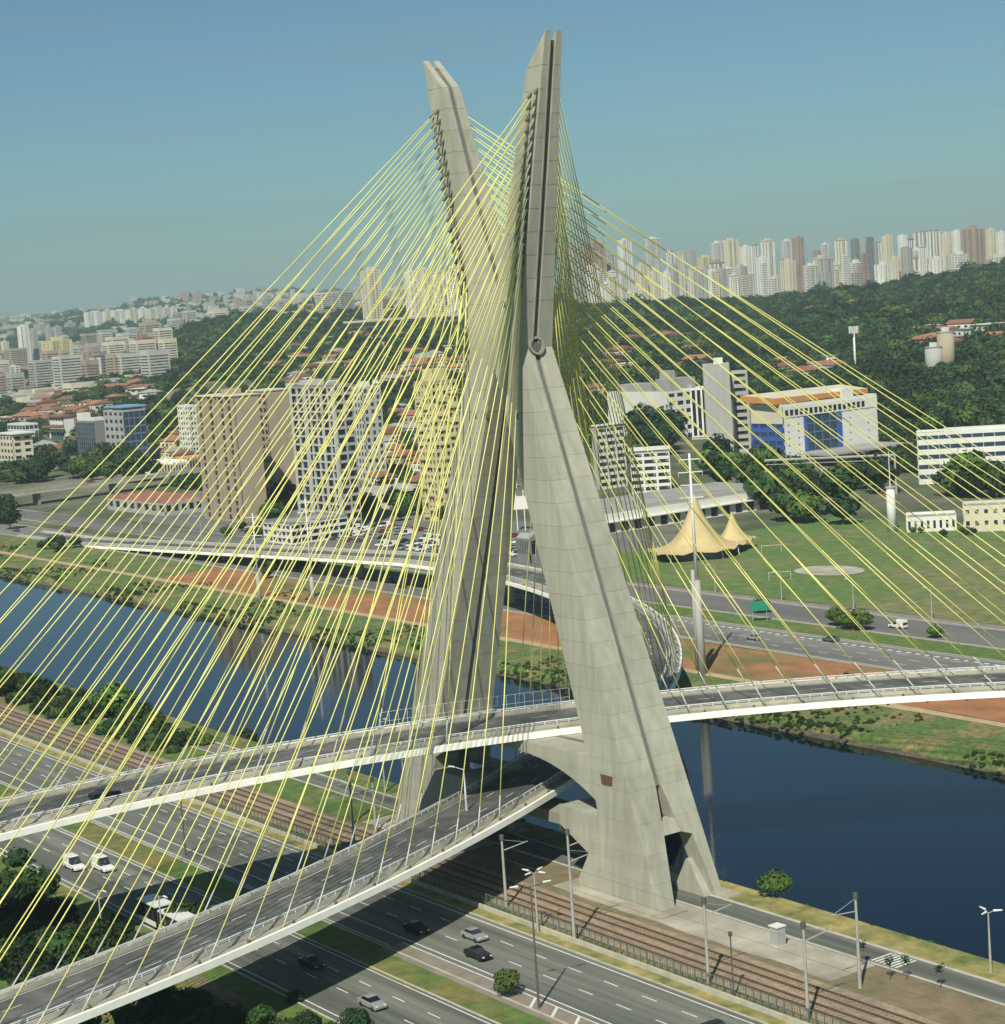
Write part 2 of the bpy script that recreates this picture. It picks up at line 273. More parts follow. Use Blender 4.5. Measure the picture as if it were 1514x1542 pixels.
HOUSES = [
  (-1723.8, 617.0, 15.6, 26.8, 19.5, 6.0, 3),
  (-1911.1, 665.7, 12.8, 22.1, 24.7, 4.4, 4),
  (-1890.3, 653.0, 12.7, 26.2, 22.2, 6.4, 6),
  (-1494.3, 567.0, 17.1, 21.8, 14.5, 4.1, 1),
  (-2462.9, 869.1, 12.8, 15.9, 12.5, 5.9, 7),
  (-2090.0, 783.5, 18.9, 15.7, 16.7, 4.0, 1),
  (-2078.8, 763.4, 16.1, 28.0, 27.9, 7.4, 4),
  (-2217.9, 803.5, 15.6, 16.6, 13.1, 7.1, 6),
  (-2254.3, 793.0, 13.0, 13.1, 12.3, 6.7, 3),
  (-1581.6, 536.3, 8.6, 19.5, 27.7, 5.6, 1),
  (-2102.1, 785.7, 18.6, 22.8, 17.4, 5.2, 0),
  (-1447.6, 546.5, 15.1, 13.9, 15.9, 4.4, 0),
  (-1784.4, 643.2, 16.4, 22.9, 15.0, 6.0, 2),
  (-1958.1, 709.6, 15.3, 18.3, 27.8, 4.0, 4),
  (-2045.4, 811.8, 25.9, 15.0, 27.9, 6.4, 1),
  (-2575.4, 910.8, 12.4, 19.1, 12.2, 6.4, 4),
  (-2401.0, 886.9, 18.2, 15.3, 22.2, 4.1, 5),
  (-1884.9, 674.7, 15.0, 27.3, 19.7, 6.3, 6),
  (-2437.9, 875.2, 14.4, 26.5, 25.1, 5.0, 3),
  (-1778.2, 610.2, 12.7, 20.9, 23.0, 5.6, 7),
  (-1773.9, 652.8, 18.7, 13.7, 12.6, 7.9, 3),
  (-1730.4, 648.1, 20.5, 18.7, 26.5, 6.0, 2),
  (-1352.5, 501.9, 11.7, 14.0, 19.7, 6.6, 1),
  (-1560.0, 533.8, 8.8, 15.3, 12.3, 5.1, 7),
  (-2607.6, 951.9, 15.5, 16.5, 20.5, 7.9, 1),
  (-1551.9, 537.8, 9.6, 27.7, 22.5, 6.8, 2),
  (-1472.9, 525.0, 10.3, 19.6, 17.7, 5.2, 0),
  (-1807.8, 608.4, 12.4, 19.7, 23.7, 5.3, 1),
  (-1909.4, 653.6, 12.2, 23.8, 26.4, 6.9, 2),
  (-1419.8, 519.8, 11.7, 17.6, 23.0, 7.6, 6),
  (-2061.4, 812.6, 25.3, 20.0, 12.2, 6.6, 6),
  (-1639.1, 594.2, 15.8, 13.3, 22.2, 8.0, 6),
  (-1739.1, 650.6, 20.4, 23.8, 21.3, 5.8, 1),
  (-1732.6, 627.1, 16.7, 17.0, 13.4, 4.1, 1),
  (-1666.8, 597.7, 15.1, 26.7, 16.1, 4.0, 4),
  (-1798.2, 616.7, 12.8, 20.3, 24.1, 5.4, 7),
  (-2096.5, 775.4, 17.1, 18.5, 16.0, 6.5, 3),
  (-1670.3, 636.1, 22.0, 21.3, 17.1, 4.5, 7),
  (-1555.0, 538.1, 9.3, 12.6, 13.0, 7.9, 2),
  (-2016.9, 699.8, 11.5, 26.8, 25.3, 5.5, 7),
  (-1550.5, 565.1, 14.4, 25.5, 22.0, 5.3, 0),
  (-1754.7, 612.5, 13.6, 22.9, 16.5, 5.4, 0),
  (-1769.8, 654.9, 19.2, 15.0, 24.3, 5.1, 2),
  (-1383.9, 504.6, 10.8, 13.8, 13.7, 6.1, 5),
  (-1483.5, 561.7, 16.4, 15.2, 19.6, 4.7, 0),
  (-1619.5, 602.2, 18.4, 12.6, 15.6, 7.1, 2),
  (-1595.3, 558.5, 11.4, 26.5, 13.4, 7.7, 6),
  (-2035.8, 709.2, 11.6, 22.0, 26.6, 5.5, 5),
  (-1654.1, 589.2, 14.3, 15.3, 23.6, 7.3, 1),
  (-1587.0, 538.8, 8.7, 27.7, 27.6, 6.1, 5),
  (-1677.3, 579.7, 12.0, 12.3, 20.1, 4.1, 5),
  (-1562.7, 559.2, 12.6, 19.8, 12.5, 7.2, 1),
  (-2440.7, 908.7, 19.0, 20.5, 23.0, 7.7, 7),
  (-1923.5, 666.8, 12.4, 23.6, 25.4, 6.8, 7),
  (-1594.9, 575.3, 14.3, 24.1, 19.0, 6.2, 2),
  (-1533.1, 544.3, 11.1, 21.0, 17.0, 5.5, 3),
  (-2349.0, 855.3, 16.6, 20.7, 16.4, 6.0, 6),
  (-1732.0, 628.6, 17.1, 21.7, 12.4, 7.9, 6),
  (-1452.2, 512.4, 9.1, 14.0, 13.5, 4.7, 7),
  (-1505.9, 523.5, 8.7, 26.8, 16.3, 5.9, 2),
  (-1866.2, 696.6, 19.5, 32.7, 32.4, 6.1, 1),
  (-2285.1, 837.3, 17.5, 32.5, 16.6, 7.1, 0),
  (-2923.0, 1051.7, 21.9, 14.2, 19.7, 6.9, 3),
  (-2149.3, 881.2, 31.2, 28.6, 16.5, 6.0, 4),
  (-1646.9, 674.4, 26.9, 31.6, 14.5, 6.5, 2),
  (-1673.0, 652.4, 24.3, 24.7, 18.4, 4.9, 2),
  (-2143.0, 788.7, 16.9, 30.2, 32.1, 5.3, 5),
  (-1940.9, 846.4, 29.3, 29.6, 17.9, 4.4, 3),
  (-2879.9, 1062.8, 23.6, 21.8, 22.7, 7.8, 2),
  (-2264.9, 831.3, 17.5, 30.0, 15.9, 6.3, 5),
  (-1481.4, 631.9, 23.4, 16.3, 24.1, 7.0, 3),
  (-1763.3, 744.5, 27.7, 14.5, 29.2, 6.5, 7),
  (-2789.6, 1030.2, 21.3, 18.1, 30.8, 8.0, 1),
  (-2160.9, 877.0, 30.6, 27.6, 15.6, 4.4, 6),
  (-2027.6, 792.5, 23.8, 22.6, 26.0, 4.1, 0),
  (-1988.2, 858.4, 29.1, 23.1, 28.8, 5.6, 3),
  (-2167.0, 885.6, 31.3, 29.8, 20.5, 4.3, 6),
  (-2134.4, 862.8, 29.6, 25.7, 20.8, 7.0, 4),
  (-1546.4, 663.1, 26.5, 29.6, 30.3, 5.6, 5),
  (-1581.1, 673.8, 27.0, 29.3, 29.3, 5.6, 2),
  (-1524.7, 541.1, 10.9, 15.6, 10.1, 5.4, 0),
  (-1100.1, 374.5, 4.0, 18.0, 14.1, 6.6, 2),
  (-1371.0, 512.0, 12.6, 22.0, 17.7, 6.8, 6),
  (-1519.2, 614.5, 22.7, 17.4, 18.9, 5.0, 6),
  (-1151.8, 414.2, 7.1, 17.8, 10.1, 5.0, 4),
  (-1204.9, 464.9, 11.1, 16.1, 21.6, 6.3, 1),
  (-1107.4, 403.4, 6.9, 10.9, 17.2, 7.0, 0),
  (-1080.2, 375.6, 4.7, 14.6, 21.6, 7.4, 0),
  (-1327.0, 485.1, 10.2, 13.4, 14.8, 5.2, 4),
  (-1463.1, 548.3, 14.8, 21.2, 18.0, 7.0, 0),
  (-1609.4, 571.7, 13.0, 10.5, 11.9, 7.0, 6),
  (-1547.3, 549.1, 11.5, 14.8, 17.0, 6.9, 5),
  (-1145.1, 383.4, 3.8, 15.2, 15.7, 7.9, 3),
  (-1733.1, 625.8, 16.5, 19.7, 20.9, 4.6, 3),
  (-1533.7, 589.3, 19.5, 17.5, 15.5, 4.8, 0),
  (-1571.4, 584.9, 17.4, 14.4, 11.7, 5.7, 4),
  (-1170.5, 431.4, 8.7, 14.4, 18.9, 7.3, 2),
  (-1105.5, 422.7, 8.4, 12.9, 11.4, 7.6, 5),
  (-1286.9, 456.6, 7.7, 18.7, 18.4, 4.8, 4),
  (-1452.4, 565.4, 17.8, 13.0, 21.8, 7.7, 0),
  (-2070.4, 916.4, 34.4, 15.1, 12.3, 4.2, 3),
  (-2067.5, 908.3, 33.2, 13.0, 20.1, 6.2, 5),
  (-1947.3, 846.8, 29.1, 16.1, 17.9, 4.5, 1),
  (-1733.0, 766.6, 31.7, 21.9, 22.1, 7.1, 7),
  (-2014.1, 874.0, 30.1, 21.7, 16.4, 6.6, 5),
  (-1702.5, 718.7, 27.8, 21.9, 14.2, 6.6, 1),
  (-1969.6, 855.7, 29.4, 18.5, 17.2, 6.3, 7),
  (-1691.4, 714.1, 27.7, 12.9, 14.6, 6.6, 1),
  (-1746.6, 766.0, 30.6, 21.2, 15.9, 7.5, 3),
  (-1706.3, 724.8, 28.1, 16.4, 13.4, 6.8, 4),
  (-945.4, 389.9, 4.8, 11.7, 11.9, 5.6, 3),
  (-958.6, 383.2, 4.5, 9.2, 15.1, 6.3, 3),
  (-1035.0, 445.9, 9.3, 12.5, 10.4, 6.4, 2),
  (-970.8, 392.5, 5.1, 16.9, 11.5, 4.1, 0),
  (-997.7, 419.7, 7.0, 17.7, 14.9, 7.2, 1),
  (-1064.3, 454.2, 9.8, 13.9, 12.0, 5.1, 1),
  (-1102.0, 486.3, 12.8, 14.7, 10.3, 7.0, 6),
  (-1115.5, 465.3, 10.5, 15.9, 13.7, 7.1, 6),
  (-949.4, 388.6, 4.7, 12.0, 10.2, 6.0, 1),
  (-906.6, 380.6, 3.8, 12.7, 16.4, 6.7, 0),
  (-1404.0, 785.4, 39.5, 22.7, 23.5, 6.6, 5),
  (-1423.4, 787.9, 40.3, 17.1, 17.0, 4.6, 2),
  (-1550.6, 891.1, 45.9, 14.0, 14.5, 5.7, 4),
  (-1446.0, 760.1, 40.6, 17.7, 20.8, 5.2, 2),
  (-1769.8, 997.8, 47.7, 12.7, 17.5, 6.3, 0),
  (-1828.8, 979.2, 49.6, 16.3, 19.1, 6.4, 7),
  (-1765.7, 975.0, 47.9, 14.2, 15.4, 4.7, 4),
  (-1395.6, 763.9, 38.3, 18.6, 22.2, 5.9, 6),
  (-1587.6, 905.2, 46.4, 18.6, 23.5, 5.9, 3),
  (-1801.1, 973.4, 48.9, 13.6, 21.6, 7.9, 4),
  (-1846.8, 1044.5, 49.7, 23.1, 22.7, 7.5, 5),
  (-1772.6, 962.8, 48.2, 17.1, 22.5, 5.7, 5),
  (-1453.7, 752.4, 40.7, 21.7, 13.6, 7.0, 4),
  (-1881.3, 1032.6, 51.4, 18.9, 14.1, 4.8, 2),
  (-1826.9, 1036.8, 49.1, 15.2, 20.6, 4.4, 7),
  (-1843.8, 1031.7, 49.8, 21.0, 18.5, 6.0, 0),
  (-1332.2, 850.3, 37.9, 21.0, 11.1, 7.3, 3),
  (-1516.2, 800.6, 44.4, 15.9, 21.4, 7.9, 5),
  (-1949.4, 1118.6, 54.7, 13.7, 15.6, 6.9, 5),
  (-1933.1, 1044.6, 54.1, 18.0, 18.1, 7.0, 1),
  (-1916.5, 1195.1, 54.2, 14.5, 18.5, 4.9, 1),
  (-1990.0, 1184.9, 56.8, 21.9, 19.6, 4.8, 2),
  (-1476.9, 833.1, 43.9, 16.5, 13.6, 5.3, 6),
  (-1863.1, 1133.5, 50.9, 12.3, 14.5, 4.4, 4),
  (-1230.1, 814.3, 30.5, 18.7, 14.0, 7.3, 1),
  (-1361.8, 726.3, 35.0, 11.6, 17.6, 4.7, 3),
  (-1187.0, 680.8, 25.1, 17.1, 11.1, 4.9, 2),
  (-1290.4, 864.4, 35.2, 19.3, 14.1, 7.3, 2),
  (-1176.7, 720.4, 25.8, 19.9, 14.6, 5.3, 6),
  (-1199.0, 730.0, 27.4, 17.4, 13.8, 7.2, 3),
  (-1253.8, 772.5, 31.3, 10.2, 14.0, 5.4, 7),
  (-1533.3, 825.4, 45.1, 16.1, 19.5, 7.3, 2),
  (-1374.5, 764.5, 37.3, 13.6, 12.8, 6.4, 2),
  (-1667.8, 1015.9, 46.3, 21.2, 22.0, 6.8, 3),
  (-1930.2, 1179.1, 54.3, 17.9, 19.3, 4.5, 7),
  (-1223.3, 736.5, 28.7, 14.0, 21.1, 5.4, 7),
  (-1298.1, 847.5, 35.4, 18.8, 12.9, 6.3, 1),
  (-1521.7, 921.2, 45.7, 20.9, 21.9, 7.3, 2),
  (-1245.7, 663.5, 27.4, 13.5, 20.8, 5.0, 5),
  (-1558.2, 1009.0, 45.6, 16.6, 10.9, 4.1, 2),
  (-1077.4, 680.8, 19.9, 22.0, 11.7, 7.0, 6),
  (-1245.2, 758.0, 30.5, 19.2, 11.9, 5.6, 0),
  (-1511.6, 821.0, 44.6, 16.8, 12.1, 6.1, 4),
  (-1168.7, 640.9, 23.2, 10.6, 19.4, 6.9, 2),
  (-1366.2, 790.4, 37.8, 11.2, 14.1, 7.6, 6),
  (-1300.7, 821.7, 35.4, 21.9, 20.1, 7.4, 6),
  (-1716.6, 1112.1, 46.7, 11.4, 21.3, 5.3, 6),
  (-1984.6, 1170.8, 56.4, 20.9, 13.6, 6.5, 6),
  (-1247.3, 782.6, 31.1, 19.0, 13.7, 6.4, 1),
  (-1212.6, 666.9, 25.9, 12.9, 20.5, 7.9, 7),
  (-1291.0, 803.5, 34.2, 12.9, 13.7, 5.6, 3),
  (-1034.6, 669.6, 17.3, 18.8, 20.5, 5.5, 6),
  (-1750.3, 1065.0, 47.0, 17.8, 15.1, 4.5, 1),
  (-1268.4, 672.1, 28.6, 11.5, 16.5, 7.8, 0),
  (-1262.6, 706.3, 29.5, 10.3, 12.1, 5.8, 7),
  (-1339.6, 860.9, 38.4, 14.3, 17.0, 4.2, 0),
  (-1491.7, 878.5, 44.9, 13.9, 11.7, 7.1, 7),
  (-1502.9, 983.9, 45.1, 20.3, 18.3, 4.2, 5),
  (-1362.4, 880.9, 40.0, 15.7, 12.1, 7.5, 3),
  (-1590.8, 957.9, 46.3, 21.4, 21.7, 6.6, 4),
  (-1411.2, 888.3, 43.0, 20.8, 20.4, 6.9, 2),
  (-1141.1, 640.7, 21.9, 19.3, 15.0, 4.7, 4),
  (-1318.6, 705.2, 32.2, 13.2, 18.6, 6.0, 4),
  (-1359.6, 868.7, 39.7, 17.9, 20.6, 6.4, 3),
  (-1066.2, 708.5, 19.4, 12.2, 12.7, 4.5, 1),
  (-1907.7, 1135.5, 52.6, 21.0, 10.9, 7.6, 0),
  (-1477.1, 902.2, 44.9, 13.0, 19.6, 4.3, 4),
  (-1490.7, 1001.9, 44.5, 12.2, 18.8, 4.1, 2),
  (-1773.3, 1194.6, 49.0, 15.5, 19.0, 5.5, 7),
  (-2020.9, 1090.6, 59.3, 19.3, 20.9, 5.3, 7),
  (-1280.2, 814.6, 33.8, 16.1, 20.1, 6.7, 2),
  (-683.1, 423.2, 0.5, 10.0, 12.9, 6.7, 4),
  (-660.0, 420.1, 0.4, 11.1, 13.4, 4.9, 7),
  (-973.4, 587.3, 13.2, 17.7, 9.5, 5.8, 2),
  (-776.7, 466.1, 2.5, 14.5, 16.3, 6.0, 4),
  (-1030.6, 675.5, 17.1, 10.0, 10.6, 6.6, 3),
  (-1032.5, 656.3, 17.1, 12.8, 15.3, 7.3, 4),
  (-795.2, 509.3, 4.2, 14.9, 13.6, 5.5, 3),
  (-753.9, 440.3, 1.0, 16.5, 16.1, 4.2, 6),
  (-729.6, 445.2, 0.7, 15.3, 17.6, 4.5, 2),
  (-853.3, 502.0, 6.4, 15.7, 9.4, 5.0, 2),
  (-811.8, 472.1, 4.1, 13.2, 17.4, 7.9, 3),
  (-1017.6, 618.4, 15.9, 16.7, 12.8, 4.3, 3),
  (-894.0, 544.4, 9.1, 17.8, 14.5, 4.2, 6),
  (-583.0, 357.0, -0.1, 15.6, 14.1, 7.6, 2),
  (-862.9, 531.8, 7.2, 16.6, 12.4, 7.1, 3),
  (-937.4, 576.8, 11.5, 16.1, 16.2, 5.9, 6),
  (-843.4, 500.9, 5.9, 11.8, 13.0, 8.0, 2),
  (-931.1, 608.5, 11.4, 12.4, 9.7, 6.8, 5),
  (-734.7, 481.2, 1.2, 13.7, 15.7, 6.0, 3),
  (-889.7, 534.4, 8.6, 10.4, 17.4, 5.4, 3),
  (-611.9, 384.2, 0.1, 9.2, 11.9, 5.5, 1),
  (-844.5, 549.1, 6.6, 11.3, 16.9, 6.7, 4),
  (-943.3, 578.7, 11.8, 9.4, 10.4, 6.4, 0),
  (-871.5, 518.2, 7.3, 13.3, 15.2, 6.1, 4),
  (-845.2, 509.3, 6.1, 12.4, 16.9, 7.3, 7),
  (-869.9, 532.0, 7.5, 16.8, 11.0, 5.2, 5),
  (-985.5, 624.1, 14.0, 16.6, 15.7, 5.9, 0),
  (-577.1, 366.0, 0.0, 11.7, 15.0, 7.7, 3),
  (-874.7, 546.7, 8.1, 10.1, 16.0, 5.5, 4),
  (-870.3, 508.7, 7.2, 12.5, 9.5, 5.5, 5),
  (-740.1, 439.8, 0.7, 11.0, 17.3, 4.8, 2),
  (-730.5, 438.1, 0.7, 13.7, 15.7, 7.6, 2),
  (-927.7, 575.3, 11.0, 16.7, 11.8, 7.7, 6),
  (-645.7, 370.0, 0.3, 17.2, 11.4, 5.5, 4),
  (-1422.9, 1169.3, 42.8, 15.0, 12.3, 5.4, 5),
  (-1514.8, 1256.0, 43.5, 20.0, 14.2, 5.9, 5),
  (-1293.1, 1119.4, 40.8, 18.9, 23.3, 7.1, 0),
  (-1293.2, 1081.5, 40.5, 17.0, 15.3, 7.3, 7),
  (-1075.1, 878.8, 23.7, 12.5, 13.6, 6.0, 4),
  (-1267.5, 1046.5, 38.6, 12.3, 19.3, 5.1, 4),
  (-1533.1, 1285.7, 43.8, 12.0, 18.5, 5.6, 3),
  (-1086.0, 903.6, 25.1, 21.2, 12.9, 7.3, 5),
  (-1726.0, 1385.8, 52.3, 12.2, 21.7, 4.8, 6),
  (-1028.6, 869.7, 21.2, 21.9, 13.9, 6.5, 7),
  (-1409.9, 1199.5, 42.5, 17.0, 16.4, 6.7, 7),
  (-1589.3, 1273.4, 45.1, 15.9, 14.1, 6.1, 2),
  (-1001.4, 864.9, 20.1, 21.8, 22.6, 5.2, 7),
  (-1164.4, 964.2, 30.8, 12.5, 19.5, 5.7, 7),
  (-1615.1, 1269.6, 45.6, 18.1, 21.6, 5.6, 4),
  (-1173.9, 957.1, 31.3, 14.2, 22.3, 4.8, 2),
  (-1291.5, 1074.1, 40.4, 20.5, 19.5, 7.3, 2),
  (-1407.5, 1116.3, 42.7, 20.0, 14.8, 4.7, 0),
  (-1159.4, 956.0, 30.5, 21.5, 23.1, 5.1, 4),
  (-1194.6, 979.2, 32.9, 16.8, 23.2, 8.0, 0),
  (-1057.3, 843.4, 21.8, 22.4, 14.3, 5.4, 1),
  (-1076.4, 882.0, 23.8, 22.0, 22.3, 4.7, 1),
  (-1127.7, 914.0, 27.4, 22.1, 15.4, 5.6, 6),
  (-1013.4, 864.5, 20.7, 16.7, 20.3, 6.2, 2),
  (-1050.0, 951.4, 25.0, 19.8, 24.6, 7.5, 6),
  (-1239.7, 1089.6, 38.6, 12.3, 19.9, 4.6, 6),
  (-1278.5, 1136.5, 40.4, 18.8, 17.1, 5.0, 0),
  (-1523.3, 1334.9, 43.5, 22.6, 21.4, 4.0, 5),
  (-998.8, 909.6, 21.7, 14.8, 24.1, 5.9, 6),
  (-1139.4, 1022.3, 31.7, 19.8, 15.0, 6.5, 4),
  (-1029.0, 920.6, 23.2, 24.1, 25.9, 5.8, 0),
  (-1501.6, 1318.8, 43.0, 14.4, 13.7, 4.3, 5),
  (-902.9, 912.8, 19.5, 10.6, 14.7, 7.5, 1),
  (-922.3, 987.8, 22.8, 15.3, 18.1, 7.2, 7),
  (-853.2, 886.7, 17.3, 18.3, 17.7, 7.9, 1),
  (-863.5, 927.7, 19.1, 18.4, 14.1, 7.6, 0),
  (-957.7, 964.0, 22.9, 13.2, 17.2, 6.0, 4),
  (-884.2, 940.9, 20.2, 16.4, 13.5, 5.1, 5),
  (-909.9, 953.3, 21.1, 12.1, 11.8, 4.2, 2),
  (-859.8, 901.5, 18.1, 11.8, 11.1, 4.6, 5),
  (-1030.4, 1225.0, 37.3, 17.6, 12.7, 4.4, 3),
  (-1025.9, 1200.6, 36.0, 12.9, 20.2, 6.3, 5),
  (-879.6, 1086.5, 26.7, 15.1, 17.7, 6.8, 2),
  (-933.1, 1191.3, 36.1, 17.5, 24.9, 7.5, 5),
  (-983.7, 1214.7, 37.0, 22.2, 21.3, 7.6, 0),
  (-945.9, 1135.7, 30.5, 24.4, 24.0, 6.5, 1),
  (-940.9, 1119.9, 29.4, 22.4, 18.1, 5.9, 6),
  (-941.4, 1164.0, 32.7, 19.6, 12.6, 7.7, 7),
  (-920.6, 1134.3, 30.5, 20.3, 25.0, 4.6, 7),
  (-979.4, 1186.3, 34.3, 20.7, 14.6, 5.9, 6),
  (-918.4, 1087.6, 27.3, 22.5, 24.6, 4.4, 2),
  (-863.0, 1113.1, 29.7, 25.1, 23.6, 7.2, 4),
  (-1883.1, 2033.1, 70.3, 18.7, 17.1, 5.0, 5),
  (-1910.9, 1894.6, 60.4, 18.7, 12.0, 5.1, 3),
  (-2007.0, 1870.6, 64.8, 17.9, 14.9, 5.0, 7),
  (-1560.0, 1661.0, 52.3, 15.5, 19.1, 7.2, 2),
  (-1926.5, 2020.1, 68.3, 13.3, 19.3, 7.8, 3),
  (-1952.4, 2053.4, 70.1, 11.8, 13.9, 7.4, 7),
  (-1937.4, 2059.8, 71.0, 19.9, 12.1, 6.5, 3),
  (-1590.1, 1613.6, 48.7, 13.8, 18.2, 6.8, 4),
  (-2006.0, 2050.8, 68.8, 12.1, 17.7, 4.7, 7),
  (-2441.3, 2253.6, 72.7, 12.6, 13.4, 6.5, 4),
  (-512.3, 328.0, -0.4, 15.2, 15.6, 5.4, 4),
  (-770.9, 544.9, 3.6, 9.6, 11.4, 5.5, 6),
  (-827.2, 547.9, 5.8, 10.1, 9.9, 6.1, 6),
  (-655.3, 427.2, 0.3, 11.6, 16.9, 5.1, 1),
  (-678.9, 472.4, 0.5, 17.4, 12.5, 7.0, 3),
  (-843.5, 572.0, 7.0, 12.8, 11.5, 5.8, 4),
  (-606.5, 397.6, 0.1, 15.0, 11.2, 5.6, 2),
  (-529.4, 361.6, -0.0, 12.5, 11.5, 4.4, 1),
  (-822.8, 565.0, 6.0, 17.1, 9.8, 5.5, 5),
  (-663.7, 420.0, 0.3, 15.3, 17.9, 7.3, 0),
  (-794.0, 553.8, 4.6, 9.7, 10.5, 6.0, 7),
  (-617.9, 428.7, 0.1, 17.7, 17.8, 8.0, 6),
  (-780.0, 526.6, 3.7, 13.9, 10.0, 4.2, 7),
  (-552.2, 381.3, -0.1, 17.4, 13.7, 6.3, 7),
  (-1040.2, 840.8, 21.0, 13.2, 15.9, 4.3, 2),
  (-838.0, 704.5, 9.6, 16.3, 17.2, 6.7, 7),
  (-1030.3, 853.2, 21.0, 13.7, 10.1, 7.4, 0),
  (-959.3, 764.1, 15.4, 14.5, 17.8, 7.1, 1),
  (-924.5, 745.3, 13.2, 11.0, 14.5, 4.5, 1),
  (-978.4, 798.1, 17.0, 12.8, 12.0, 6.4, 7),
  (-1028.9, 816.3, 19.6, 13.6, 14.5, 5.8, 1),
  (-904.0, 751.8, 12.8, 11.2, 14.5, 4.7, 1),
]
